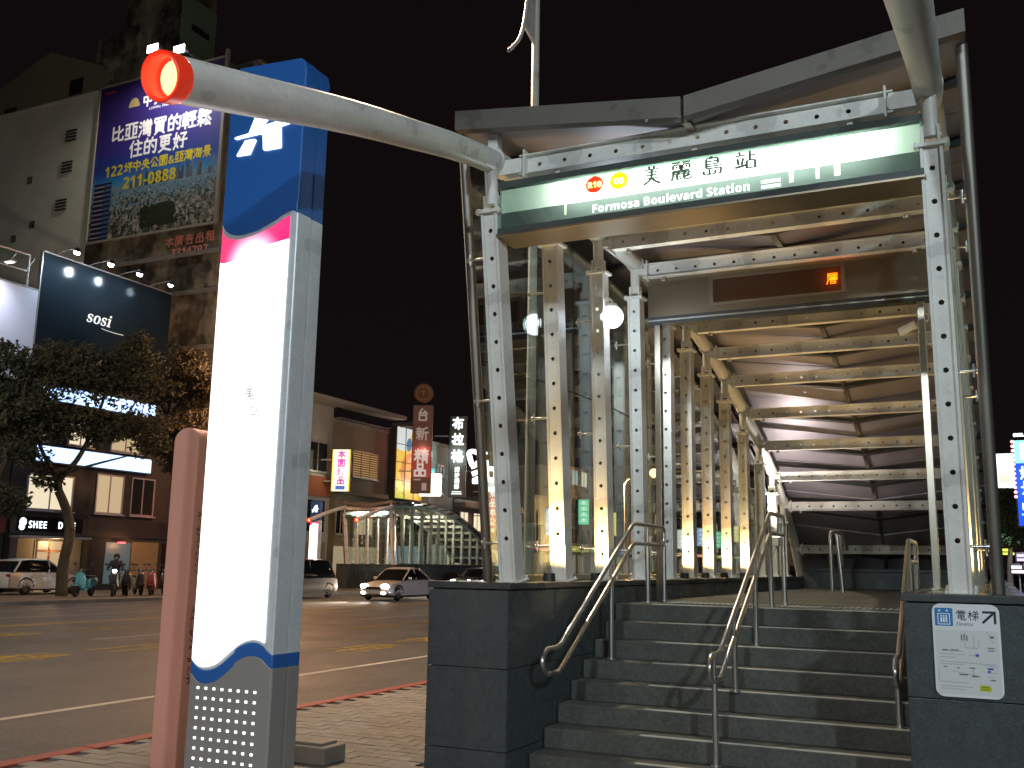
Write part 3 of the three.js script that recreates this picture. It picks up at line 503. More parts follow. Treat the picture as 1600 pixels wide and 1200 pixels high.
{
  const o = thing('spot_fitting', 'small white cylinder spotlight hung under the roof near the right column', 'spotlight', [-0.72, 4.52, -12.6]);
  mesh('lamp_body', [rod(V(-0.14, -0.08, 0.0), V(0.06, 0.0, 0.03), 0.05, 0.05, 16), rod(V(0.06, 0, 0.03), V(0.2, 0.03, 0.05), 0.014), rod(V(0.2, 0.03, 0.05), V(0.2, 0.22, 0.05), 0.012)], M.white, o);
  mesh('lamp_cap', rod(V(-0.145, -0.082, 0), V(-0.15, -0.084, 0), 0.052, 0.04, 16), M.darkMetal, o);
}

// ---------------------------------------------------------------- elevator sign on the granite
{
  const o = thing('elevator_sign', 'white rounded elevator sign with a route map on the right granite wall', 'sign', [-0.178, 1.118, -6.985]);
  const w = 0.385, h = 0.565, r = 0.05, s = new THREE.Shape();
  s.moveTo(-w / 2 + r, -h / 2); s.lineTo(w / 2 - r, -h / 2); s.absarc(w / 2 - r, -h / 2 + r, r, -Math.PI / 2, 0); s.lineTo(w / 2, h / 2 - r); s.absarc(w / 2 - r, h / 2 - r, r, 0, Math.PI / 2); s.lineTo(-w / 2 + r, h / 2); s.absarc(-w / 2 + r, h / 2 - r, r, Math.PI / 2, Math.PI); s.lineTo(-w / 2, -h / 2 + r); s.absarc(-w / 2 + r, -h / 2 + r, r, Math.PI, 1.5 * Math.PI);
  mesh('sign_plate', new THREE.ExtrudeGeometry(s, { depth: 0.006, bevelEnabled: false, curveSegments: 10 }), S({ color: rgb(0.72, 0.74, 0.76), roughness: 0.4 }), o);
  const print = canvas(700, 1024, (g, W, H) => {
    g.fillStyle = '#dfe3e6'; g.fillRect(0, 0, W, H);
    g.fillStyle = '#d2d6d6'; g.fillRect(24, 290, W - 48, H - 320);
    g.fillStyle = '#1b78b8'; g.beginPath(); g.roundRect(28, 48, 190, 200, 14); g.fill();
    g.strokeStyle = '#eef4f8'; g.lineWidth = 9; g.strokeRect(62, 112, 122, 116); g.fillStyle = '#eef4f8';
    for (const x of [80, 160]) { g.beginPath(); g.moveTo(x - 18, 86); g.lineTo(x + 18, 86); g.lineTo(x, 62); g.fill(); }
    for (const x of [96, 123, 150]) { g.beginPath(); g.arc(x, 138, 10, 0, 7); g.fill(); g.fillRect(x - 9, 152, 18, 56); }
    g.strokeStyle = '#1b2126'; cj(g, '電', 250, 70, 112, 9); cj(g, '梯', 376, 70, 112, 9);
    g.fillStyle = '#1b2126'; g.font = '50px sans-serif'; g.fillText('Elevator', 250, 238);
    g.lineWidth = 26; g.beginPath(); g.moveTo(532, 196); g.lineTo(636, 96); g.moveTo(536, 84); g.lineTo(652, 84); g.lineTo(652, 200); g.stroke();
    g.strokeStyle = '#8d9496'; g.lineWidth = 5;
    for (const [x0, y0, x1, y1] of [[80, 520, 300, 522], [60, 556, 320, 558], [60, 590, 220, 592], [60, 640, 640, 655], [70, 665, 300, 668], [180, 740, 470, 790], [60, 860, 340, 866], [60, 905, 380, 909], [60, 935, 300, 938], [340, 480, 460, 486], [530, 480, 650, 500], [520, 660, 650, 680], [330, 310, 330, 480], [300, 320, 300, 420], [420, 350, 420, 480], [470, 380, 470, 470], [560, 300, 620, 420], [360, 560, 430, 562], [40, 720, 40, 850], [540, 740, 640, 745], [540, 790, 600, 795], [400, 700, 400, 800]]) { g.beginPath(); g.moveTo(x0, y0); g.lineTo(x1, y1); g.stroke(); }
    g.fillStyle = '#5c6568'; for (const [x, y, w2, h2] of [[90, 505, 60, 12], [170, 505, 90, 12], [290, 340, 14, 60], [318, 330, 12, 70], [345, 345, 14, 60], [590, 345, 40, 22], [250, 768, 90, 14], [380, 782, 70, 14], [560, 470, 70, 10], [560, 500, 60, 10], [90, 690, 40, 12], [230, 700, 30, 12], [360, 695, 60, 12], [570, 815, 50, 14]]) g.fillRect(x, y, w2, h2);
    g.fillStyle = '#3d5fa8'; g.fillRect(430, 545, 36, 30); g.fillRect(545, 690, 60, 22); g.fillRect(545, 720, 30, 26);
    g.fillStyle = '#b7c40e'; g.beginPath(); g.moveTo(455, 880); g.lineTo(560, 884); g.lineTo(575, 915); g.lineTo(560, 948); g.lineTo(455, 944); g.fill(); g.fillStyle = '#5a6210'; g.fillRect(474, 898, 74, 8); g.fillRect(474, 920, 74, 8);
  });
  const pg = new THREE.ShapeGeometry(s, 10), uv = pg.attributes.uv, pp = pg.attributes.position;
  for (let i = 0; i < uv.count; i++) uv.setXY(i, pp.getX(i) / w + 0.5, pp.getY(i) / h + 0.5);
  mesh('sign_print', pg.translate(0, 0, 0.0085), S({ map: print, roughness: 0.45 }), o, true);
}

// ---------------------------------------------------------------- totem sign at the kerb
const silver = S({ color: rgb(1.05, 1.16, 1.3), roughness: 0.35, metalness: 0.15, map: T.paint });
const blue = S({ color: rgb(0.045, 0.25, 0.92), roughness: 0.42, map: T.plaster });
const greyPaint = S({ color: rgb(0.33, 0.325, 0.31), roughness: 0.42, metalness: 0.2 });
const wave = (pts, off = 0) => new THREE.SplineCurve(pts.map(([x, y]) => new THREE.Vector2(x, y + off))).getPoints(40).map((p) => [p.x, p.y]);
const W1 = [[-0.37, 3.945], [-0.33, 3.885], [-0.22, 3.845], [-0.05, 3.86], [0.1, 3.905], [0.2, 3.95], [0.29, 3.965], [0.37, 3.945]];
const W0 = [[-0.37, 0.955], [-0.31, 0.905], [-0.24, 0.893], [-0.15, 0.92], [-0.06, 0.985], [0.03, 1.05], [0.12, 1.083], [0.2, 1.08], [0.28, 1.045], [0.37, 1.015]];
const sq = (x) => (x > 0.24 ? 0.24 + (x - 0.24) * 0.5 : x);
function makeTotem() {
  const o = thing('totem_sign', 'tall blue and white metro totem with glowing white panel beside the near stairs', 'totem sign', [-4.44, 0, -5.35]);
  const topl = [[0.37, 5.0], [0.33, 5.06], [0.27, 5.085], [-0.3, 5.12], [-0.35, 5.1], [-0.37, 5.05]];
  const layer = (name, pts, mat, z0, z1, parent = o, bv = 0.012) => mesh(name, extr(pts.map(([x, y]) => [sq(x) - Math.sign(x) * bv, y]), z1 - z0 - 2 * bv, bv).translate(0, 0, z0 + bv), mat, parent);
  for (const [z0, z1, k] of [[0.0, 0.15, 1], [-0.14, -0.012, 0.97]]) {
    const s = (l) => l.map(([x, y]) => [x * k, y]);
    layer('blue_head', s([...wave(W1, 0.004), ...topl]), blue, z0, z1);
    layer('silver_body', s([...wave(W0, 0.0), ...wave(W1, -0.01).reverse()]), silver, z0, z1);
    layer('blue_band', s([...wave(W0, -0.085), ...wave(W0, -0.012).reverse()]), blue, z0, z1);
    layer('grey_base', s([[-0.37, 0.02], [0.37, 0.02], ...wave(W0, -0.097).reverse()]), greyPaint, z0, z1);
  }
  mesh('spine', b6(-0.33, 0.27, 0, 4.95, -0.03, 0.02), M.darkMetal, o);
  mesh('plinth', rb(0.9, 0.03, 0.5, 0.006, 0, 0.012, 0, 1), greyPaint, o);
  layer('head_skirt', [...wave(W1, 0.012), ...wave(W1, 0.075).reverse()].map(([x, y]) => [x * 0.985, y]), blue, 0.13, 0.158);
  // glowing panel
  const pan = [...wave(W0, 0.014), ...wave(W1, -0.035).reverse()].filter(([x]) => x <= 0.242).map(([x, y]) => [Math.max(x, -0.352), y]);
  const pg = extr(pan, 0.006, 0).translate(0, 0, 0.151);
  const pp = pg.attributes.position, uv = new Float32Array(pp.count * 2);
  for (let i = 0; i < pp.count; i++) { uv[2 * i] = (pp.getX(i) + 0.37) / 0.62; uv[2 * i + 1] = (pp.getY(i) - 0.88) / 3.1; }
  pg.setAttribute('uv', new THREE.BufferAttribute(uv, 2));
  const art = canvas(256, 1280, (g, w, h) => {
    const Y = (y) => h * (1 - (y - 0.88) / 3.1);
    g.fillStyle = '#ffffff'; g.fillRect(0, 0, w, h);
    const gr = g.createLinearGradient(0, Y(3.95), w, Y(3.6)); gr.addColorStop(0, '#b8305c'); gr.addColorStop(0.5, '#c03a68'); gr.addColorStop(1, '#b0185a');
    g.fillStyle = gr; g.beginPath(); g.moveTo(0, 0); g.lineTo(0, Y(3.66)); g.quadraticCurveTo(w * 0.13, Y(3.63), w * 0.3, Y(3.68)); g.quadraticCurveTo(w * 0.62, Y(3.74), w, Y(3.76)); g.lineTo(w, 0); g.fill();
    const fd = g.createRadialGradient(w * 0.5, Y(3.62), 4, w * 0.5, Y(3.62), w * 0.42); fd.addColorStop(0, 'rgba(255,255,255,1)'); fd.addColorStop(0.55, 'rgba(255,235,243,0.85)'); fd.addColorStop(1, 'rgba(255,200,220,0)'); g.fillStyle = fd; g.fillRect(0, Y(3.9), w, 200);  // white fade paints the backlight washing out the pink
    g.fillStyle = '#8d8d8d'; g.strokeStyle = '#6d6d6d';
    cj(g, '美', 128, Y(2.75), 40, 3); cj(g, '站', 152, Y(2.62), 34, 2.5);
    for (let i = 0; i < 14; i++) g.fillRect(120 + (i * 37) % 60, Y(2.74 - i * 0.115), 4 + (i * 7) % 9, 2);
  });
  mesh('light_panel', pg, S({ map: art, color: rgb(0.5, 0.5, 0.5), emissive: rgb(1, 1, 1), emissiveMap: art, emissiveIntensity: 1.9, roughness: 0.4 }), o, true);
  const l = area(o, [-0.06, 2.4, 0.17], [-0.06, 2.4, 3], 0.56, 2.9, 0xf4f8ff, 1.2); l.lookAt(-4.5, 2.4, 5); l.name = 'panel_light';
  // white mark on the head
  const c = ([x, y]) => [x + 4.44, y];
  const hole = new THREE.Path([[-4.426, 4.691], [-4.312, 4.65], [-4.485, 4.633]].map((p) => new THREE.Vector2(...c(p))));
  const lit = glow(0.95, 1, 1, 2.4);
  mesh('light_mark', [extr([[-4.46, 4.85], [-4.553, 4.736], [-4.612, 4.597], [-4.73, 4.588], [-4.742, 4.58], [-4.725, 4.569], [-4.5, 4.575], [-4.483, 4.555], [-4.472, 4.45], [-4.455, 4.44], [-4.318, 4.437], [-4.313, 4.45], [-4.326, 4.598], [-4.21, 4.612], [-4.206, 4.622], [-4.285, 4.655], [-4.33, 4.73], [-4.31, 4.85]].map(c), 0.008, 0, [hole]), extr([[-4.64, 4.548], [-4.555, 4.545], [-4.541, 4.533], [-4.589, 4.434], [-4.705, 4.438], [-4.708, 4.448]].map(c), 0.008, 0)].map((g) => g.translate(0, 0, 0.151)), lit, o);
  const slots = []; for (let r = 0; r < 11; r++) for (let k = 0; k < 8; k++) slots.push(rb(0.022, 0.017, 0.006, 0.0075, -0.288 + k * 0.0668, 0.775 - r * 0.0625, 0.1505, 1));
  mesh('light_slot', slots, glow(1, 1, 0.97, 1.8), o).userData.kind = 'stuff';
  return o;
}
const totem = makeTotem();
{
  const o = thing('red_pillar', 'salmon red round-cornered pillar with scribbles standing behind the metro totem', 'pillar', [-5.79, 0, -6.3]);
  const red = S({ color: rgb(1.55, 0.74, 0.6), roughness: 0.55, map: T.plaster });
  const s = new THREE.Shape(), w = 0.112, h = 2.62, r = 0.105; // outline across its width, rounded at the top
  s.moveTo(-w, 0); s.lineTo(w, 0); s.lineTo(w, h - r); s.absarc(w - r, h - r, r, 0, Math.PI / 2); s.lineTo(-w + r, h); s.absarc(-w + r, h - r, r, Math.PI / 2, Math.PI); s.lineTo(-w, 0);
  mesh('body', new THREE.ExtrudeGeometry(s, { depth: 0.5, bevelEnabled: true, bevelSize: 0.018, bevelThickness: 0.018, bevelSegments: 4, curveSegments: 14 }).translate(0, 0, -0.25), red, o);
  const scr = canvas(128, 1024, (g, W, H) => {
    g.clearRect(0, 0, W, H); g.strokeStyle = '#2a1210'; g.lineWidth = 5; g.lineCap = 'round'; let q = 7; const n = () => (q = (q * 16807) % 2147483647) / 2147483647;
    for (const [a, b] of [[60, 400], [560, 960]]) for (let y = a; y < b; y += 34) { g.beginPath(); g.moveTo(44 + n() * 20, y); for (let k = 0; k < 3; k++) g.lineTo(30 + n() * 62, y + n() * 30); g.stroke(); }
  });
  mesh('scribble', new THREE.PlaneGeometry(0.11, 1.5).rotateY(Math.PI / 2).translate(0.1315, 1.3, 0.19), S({ map: scr, transparent: true, roughness: 0.6 }), o, true);
  mesh('foot', rb(0.36, 0.03, 0.7, 0.006, 0, 0.012, 0, 1), M.darkMetal, o);
}
tag(mesh('stone_block', [rb(0.62, 0.14, 0.3, 0.015, 0, 0.07, 0, 2), rb(0.5, 0.03, 0.22, 0.01, 0, 0.15, 0, 1)], M.concrete), 'low pale stone block on the pavers right behind the totem foot', 'stone block').position.set(-5.18, 0, -6.98);

// ---------------------------------------------------------------- street lamps
function streetLamp(label, x, z, h, reach, color, cd, fin, wide) {
  const o = thing('street_lamp', label, 'street lamp', [x, 0, z]);
  mesh('pole', [rod(V(0, 0, 0), V(0, h, 0), 0.085, 0.06, 16), rod(V(0, 0, 0), V(0, 0.5, 0), 0.13, 0.12, 16)], M.white, o);
  if (fin) { // curved bracket plate that leaves the pole downwards
    mesh('bracket', [tube([V(-0.02, 9.72, 1.0), V(-0.01, 9.86, 0.86), V(0, 10.15, 0.62), V(0, 10.6, 0.44), V(0, 11.3, 0.3), V(0, 12.2, 0.1)], 0.032, 50, 10), extr([[-0.5, 10.42], [0, 10.28], [0, 11.6], [-0.26, 11.3], [-0.42, 10.7]], 0.03, 0.004).rotateY(Math.PI / 2).translate(-0.015, 0, 0)], M.white, o);
  }
  mesh('lamp_arm', tube([V(0, h - 0.3, 0), V(reach * 0.3, h + 0.25, 0), V(reach, h + 0.35, 0)], 0.045, 24, 10), M.white, o);
  mesh('lamp_head', rb(0.75, 0.12, 0.3, 0.05, reach, h + 0.34, 0, 3), M.white, o);
  mesh('lamp_glass', rb(0.55, 0.03, 0.22, 0.012, reach, h + 0.272, 0, 1), glow(color.r, color.g, color.b, 3), o);
  if (wide) { mesh('lamp_globe', new THREE.SphereGeometry(0.22, 20, 14).translate(reach, h + 0.05, 0), glow(color.r, color.g, color.b, 4), o); point(o, [reach, h + 0.05, 0], color, cd, 10).name = 'street_light'; } else
  spot(o, [reach, h + 0.22, 0], [reach * 1.15, 0, 0], color, cd, 1.35, 0.7, 8).name = 'street_light';
  return o;
}
const sodium = rgb(1, 0.5, 0.22), warmW = rgb(1, 0.7, 0.48), cool = rgb(0.78, 0.92, 1);
streetLamp('pale street lamp pole rising above the left end of the canopy roof', -6.5, -14.25, 12.6, -2.4, warmW, 760, true);
streetLamp('street lamp at the kerb behind the viewer', -6.5, 13, 10, -2.0, warmW, 760);
streetLamp('street lamp on the far sidewalk hidden behind the metro totem', -31.9, -37.6, 9.6, 1.2, sodium, 330, false, true);
streetLamp('street lamp on the far sidewalk left of the white parked car', -31.9, -14, 11, 1.2, rgb(1, 0.85, 0.66), 330, false, true);
streetLamp('street lamp on the far sidewalk beyond the far station entrance', -31.9, -92, 9.6, 1.2, sodium, 600, false, true);
{ // two white area lamps over the plaza that light the fronts of canopy, totem and granite
  for (const [x, y, z, cd, lab] of [[-1.2, 6.6, 8.5, 190, 'cool white plaza lamp behind the viewer'], [6.5, 6.4, 4.5, 190, 'cool white plaza lamp to the right of the viewer']]) {
    const o = thing('plaza_lamp', lab, 'street lamp', [x, 0, z]);
    mesh('pole', rod(V(0, 0, 0), V(0, y, 0), 0.07, 0.05, 14), M.white, o);
    mesh('lamp_globe', new THREE.SphereGeometry(0.24, 24, 16).translate(0, y + 0.22, 0), glow(0.85, 0.95, 1, 5), o);
    point(o, [0, y + 0.22, 0], cool, cd, 11).name = 'plaza_light';
  }
}

// ---------------------------------------------------------------- the twin entrance across the road
const FX = -31.6, FZ = -43.3;
{
  const mv = (src, name, label, group) => { const c = dup(src, name, label, group); c.position.x += FX; c.position.z += FZ; return c; };
  mv(canopy, 'station_canopy', 'arched station canopy across the road behind the moving cars');
  const s2 = mv(sign, 'station_sign', 'small backlit station sign on the entrance across the road');
  mv(totem, 'totem_sign', 'small distant metro totem left of the entrance across the road');
  granite(FX, FZ, ['granite base on the road-far side of the entrance across the road', 'granite base next to the kerb of the entrance across the road']);
  const lamp = thing('added_roof_lamp', 'added lamp under the roof brightening the entrance across the road', 'lamp', [XC + FX, 4.2, -12.5 + FZ]);  // lamp added to light the copied canopy from inside
  mesh('lamp_tube', rb(0.1, 0.06, 1.2, 0.02, 0, 0, 0, 1), glow(1, 0.95, 0.85, 3), lamp);
  point(lamp, [0, -0.12, 0], 0xffe6c8, 32, 4).name = 'roof_light';
}

// ---------------------------------------------------------------- buildings
const wallMat = (r, g, b, map = T.plaster) => S({ map, color: rgb(r, g, b), roughness: 0.88 });
const paneDark = S({ color: rgb(0.015, 0.018, 0.022), roughness: 0.12, metalness: 0.1 });
const litWarm = [glow(1, 0.74, 0.42, 0.55), glow(1, 0.85, 0.6, 0.9), glow(0.85, 0.95, 1, 0.6)];
const alu = S({ color: rgb(0.3, 0.3, 0.31), roughness: 0.5, metalness: 0.5 });
// a street facade faces +x at x; everything is given in world metres
function building(label, x, z0, z1, h, mat, depth = 12, cat = 'building') {
  const o = thing('building', label, cat, [x, 0, (z0 + z1) / 2]); o.userData.z = (z0 + z1) / 2;
  mesh('wall', b6(-depth, 0, 0, h, -(z0 - z1) / 2, (z0 - z1) / 2), mat, o);
  mesh('parapet', [b6(-depth - 0.05, 0.08, h + 0.002, h + 0.28, -(z0 - z1) / 2 - 0.05, (z0 - z1) / 2 + 0.05)], M.concrete, o);
  return o;
}
function win(o, za, zb, y0, y1, pane, bars = 1, name = 'window') { // za > zb in world z
  const c = o.userData.z, a = za - c, b = zb - c, t = 0.07;
  const f = mesh(name, [b6(0.003, 0.09, y0, y0 + t, a, b), b6(0.003, 0.09, y1 - t, y1, a, b), b6(0.003, 0.09, y0 + t, y1 - t, a - t, a), b6(0.003, 0.09, y0 + t, y1 - t, b, b + t), ...Array.from({ length: bars }, (_, i) => { const z = a + (b - a) * (i + 1) / (bars + 1); return b6(0.01, 0.075, y0 + t, y1 - t, z - 0.03, z + 0.03); }), b6(0.003, 0.2, y0 - 0.07, y0 - 0.002, a + 0.08, b - 0.08)], alu, o);
  mesh(pane === paneDark ? 'pane' : 'window_pane', b6(0.002, 0.035, y0 + t, y1 - t, a - t, b + t), pane, f);
  return f;
}
const part = (o, name, x0, x1, y0, y1, za, zb, mat) => mesh(name, b6(x0, x1, y0, y1, za - o.userData.z, zb - o.userData.z), mat, o);

{ // tall block whose end wall carries the purple billboard
  const o = thing('office_block', 'tall old block whose stained end wall carries the big purple billboard', 'building', [-40, 0, -43.2]);
  const g = wallMat(0.9, 0.86, 0.76, T.grime), pale = wallMat(1.1, 1.14, 1.05);
  mesh('wall', b6(-11.2, 0, 0, 31.4, 0, -8), g, o);
  mesh('side_wall', b6(-26, -11.21, 0, 31.7, 0.05, -8), pale, o);
  mesh('floor_band', [10.2, 13.6, 17, 19.4].map((y) => b6(-9.5, 0.05, y, y + 0.28, 0.002, 0.09)), M.concrete, o);
  mesh('white_patch', b6(-3.4, -0.02, 10.6, 12.8, 0.003, 0.05), wallMat(0.75, 0.77, 0.75), o);
  for (const [x, y] of [[-13.4, 29.4], [-13.5, 27.2], [-13.7, 24.6]]) mesh('louvre_vent', [0, 1, 2, 3].map((k) => bx(0.95, 0.09, 0.1, x, y - k * 0.22, 0.1)), M.darkMetal, o);
  for (const [x, y] of [[-17, 26.5], [-18, 22.5], [-16.3, 23.3]]) mesh('wall_patch', bx(0.5, 0.5, 0.02, x, y, 0.062), g, o);
  mesh('roof_edge', b6(-26.1, -11.2, 31.702, 31.85, 0.1, -8), pale, o);
  // gabled roof house
  const gab = (pts, z0, z1, mat, name) => mesh(name, extr(pts, z0 - z1).translate(0, 0, z1), mat, o);
  gab([[-26, 31.86], [-12.2, 31.86], [-12.2, 34.2], [-17.2, 36.2], [-26, 32.9]], -0.6, -6, wallMat(0.4, 0.37, 0.28), 'roof_house');
  for (const [x, y] of [[-14.2, 33.0], [-20.6, 32.1]]) mesh('vent_window', bx(1.2, 1.1, 0.06, x, y, -0.56), M.black, o);
  // stepped stair tower with dark stains
  const tw = wallMat(1.0, 0.95, 0.85, T.grime), green = wallMat(0.3, 0.48, 0.38);
  mesh('stair_tower', [b6(-10.8, -5.9, 31.41, 40, -1.3, -4.4), b6(-13.4, -10.81, 31.41, 36.6, -1.3, -4.4)], tw, o);
  mesh('tower_side', b6(-5.89, -5.8, 31.42, 38.4, -1.32, -4.42), green, o);
  mesh('tower_slot', b6(-5.79, -5.74, 36.1, 36.5, -2.2, -3.8), M.black, o);
  mesh('lean_to', [b6(-5.5, -0.1, 31.41, 32.7, -2.5, -5), b6(-5.7, 0.1, 32.71, 32.85, -2.4, -5.1)], M.concrete, o);
  // red painted letting notice on the wall
  const notice = canvas(1024, 384, (c, W, H) => { c.clearRect(0, 0, W, H); c.strokeStyle = '#d98c80'; '本廣告出租'.split('').forEach((ch, i) => cj(c, ch, 20 + i * 200, 20, 170, 26)); c.fillStyle = '#d98c80'; c.font = 'bold 190px sans-serif'; c.textBaseline = 'alphabetic'; c.textAlign = 'center'; c.fillText('3314797', W / 2, 370); });
  mesh('painted_notice', new THREE.PlaneGeometry(4.1, 1.45).translate(-2.35, 20.18, 0.012), S({ map: notice, transparent: true, roughness: 0.85 }), o, true);
  mesh('pipe', [rod(V(-1.2, 8, 0.12), V(-1.2, 10.4, 0.12), 0.09), rod(V(-3.3, 8, 0.12), V(-3.3, 10.8, 0.12), 0.09), rod(V(-3.4, 10.2, 0.16), V(-1.0, 9.7, 0.16), 0.06)], alu, o);
}
{ // billboard
  const o = thing('billboard', 'huge purple property billboard with white and yellow lettering on the end wall', 'billboard', [-45.65, 26.55, -43.12]);
  const w = 10.5, h = 10.5;
  const art = canvas(1024, 1024, (g, W, H) => {
    const gr = g.createLinearGradient(0, 0, 0, H); gr.addColorStop(0, '#2a1c5e'); gr.addColorStop(0.42, '#33277a'); gr.addColorStop(0.56, '#1f3f8c'); gr.addColorStop(0.64, '#2f7fb4'); gr.addColorStop(0.68, '#6a8a9a'); g.fillStyle = gr; g.fillRect(0, 0, W, H);
    let q = 99; const n = () => (q = (q * 16807) % 2147483647) / 2147483647;
    for (let i = 0; i < 2600; i++) { const y = 690 + Math.pow(n(), 0.8) * 330, s = 4 + (y - 690) * 0.06, k = 60 + n() * 120; g.fillStyle = n() < 0.28 ? `rgb(${30 + n() * 20},${45 + n() * 25},${28 + n() * 14})` : `rgb(${k},${k * 0.97},${k * 0.88})`; g.fillRect(n() * W, y, s * (0.5 + n()), s * (0.5 + n() * 1.4)); }
    for (let i = 0; i < 30; i++) { const k = 50 + n() * 60; g.fillStyle = `rgb(${k},${k + 6},${k + 14})`; const x = 300 + n() * 700, t = 30 + n() * 70; g.fillRect(x, 705 - t, 12 + n() * 16, t + 12); }
    for (let i = 0; i < 400; i++) { g.fillStyle = `rgb(${26 + n() * 20},${36 + n() * 22},${20 + n() * 14})`; g.beginPath(); g.arc(440 + n() * 260, 860 + n() * 120, 6 + n() * 14, 0, 7); g.fill(); }
    g.fillStyle = '#241d33'; g.fillRect(20, 650, 150, 370); for (let y = 668; y < 1010; y += 30) { g.fillStyle = '#8f96a6'; g.fillRect(20, y, 88, 8); g.fillStyle = '#39638e'; g.fillRect(112, y - 6, 58, 16); }
    g.fillStyle = '#b5a06a'; g.beginPath(); g.arc(300, 155, 38, Math.PI, 0); g.fill(); g.fillRect(256, 155, 90, 22);
    g.strokeStyle = g.fillStyle = '#f4f1ea'; cj(g, '中', 370, 110, 84, 13); cj(g, '央', 468, 110, 84, 13); cj(g, '公', 566, 110, 84, 13); cj(g, '園', 664, 110, 84, 10); g.font = '24px sans-serif'; g.fillText('CENTRAL PARK', 430, 222);
    '比亞灣買的輕鬆'.split('').forEach((c, i) => cj(g, c, 122 + i * 118, 278 + i * 3, 112, 15)); '住的更好'.split('').forEach((c, i) => cj(g, c, 290 + i * 120, 405 + i * 3, 112, 15));
    g.strokeStyle = g.fillStyle = '#d8c21a'; g.font = 'bold 96px sans-serif'; g.fillText('122', 96, 616); '坪中央公園'.split('').forEach((c, i) => cj(g, c, 262 + i * 72, 540, 70, 10)); g.font = 'bold 70px sans-serif'; g.fillText('&', 624, 608); '亞灣海景'.split('').forEach((c, i) => cj(g, c, 676 + i * 72, 540, 70, 10));
    g.font = 'bold 104px sans-serif'; g.fillText('211-0888', 262, 712); g.fillStyle = '#b0243a'; g.fillRect(40, 34, 90, 14);
  });
  mesh('poster', new THREE.PlaneGeometry(w, h).translate(0, 0, 0.062), S({ map: art, roughness: 0.6 }), o, true);
  mesh('backing', bx(w, h, 0.06, 0, 0, 0.03), alu, o);
  mesh('frame', [bx(w + 0.24, 0.12, 0.14, 0, h / 2 + 0.062, 0.07), bx(w + 0.24, 0.14, 0.14, 0, -h / 2 - 0.072, 0.07), bx(0.12, h, 0.14, -w / 2 - 0.062, 0, 0.07), bx(0.22, h + 0.6, 0.2, w / 2 + 0.12, 0.2, 0.07)], wallMat(0.6, 0.55, 0.48), o);
}
{ // floodlight on the low roof that washes the pale end wall
  const o = thing('roof_floodlight', 'floodlight on the low roof hidden behind the pale board, washing the tall end wall', 'floodlight', [-50, 10.3, -33.5]);
  mesh('lamp_body', [rb(0.5, 0.4, 0.3, 0.04, 0, 0.4, 0, 2), rod(V(0, 0, 0), V(0, 0.25, 0), 0.05)], alu, o);
  mesh('lamp_glass', bx(0.44, 0.03, 0.24, 0, 0.62, -0.02), glow(0.95, 0.97, 0.88, 4), o);
  spot(o, [0, 0.7, -0.02], [-2, 16, -9.5], rgb(0.97, 0.97, 0.86), 1500, 1.3, 0.8, 8).name = 'flood_beam';
}
for (const [x, y, cd, lab, c] of [[-44.7, 32.5, 105, 'left bright floodlight on the top edge of the purple billboard', rgb(1, 0.93, 0.86)], [-42.5, 31.95, 120, 'right bright floodlight on the top edge of the purple billboard', rgb(0.9, 0.93, 1)]]) {
  const o = thing('billboard_floodlight', lab, 'floodlight', [x, y, -41.6], 0);
  mesh('lamp_arm', rod(V(0, 0.05, -1.5), V(0, 0.1, 0), 0.04), alu, o);
  mesh('lamp_body', rb(0.9, 0.3, 0.4, 0.06, 0, 0.02, 0.12, 2), alu, o);
  mesh('lamp_glass', [rb(0.86, 0.5, 0.05, 0.02, 0, -0.06, 0.35, 1)], glow(c.r, c.g, c.b, 9), o);
  spot(o, [0, -0.3, 0.6], [x < -43 ? -2 : -1, -7, -1.4], c, cd, 1.15, 0.6, 10).name = 'flood_beam';
}
const darkFront = wallMat(0.05, 0.05, 0.055);
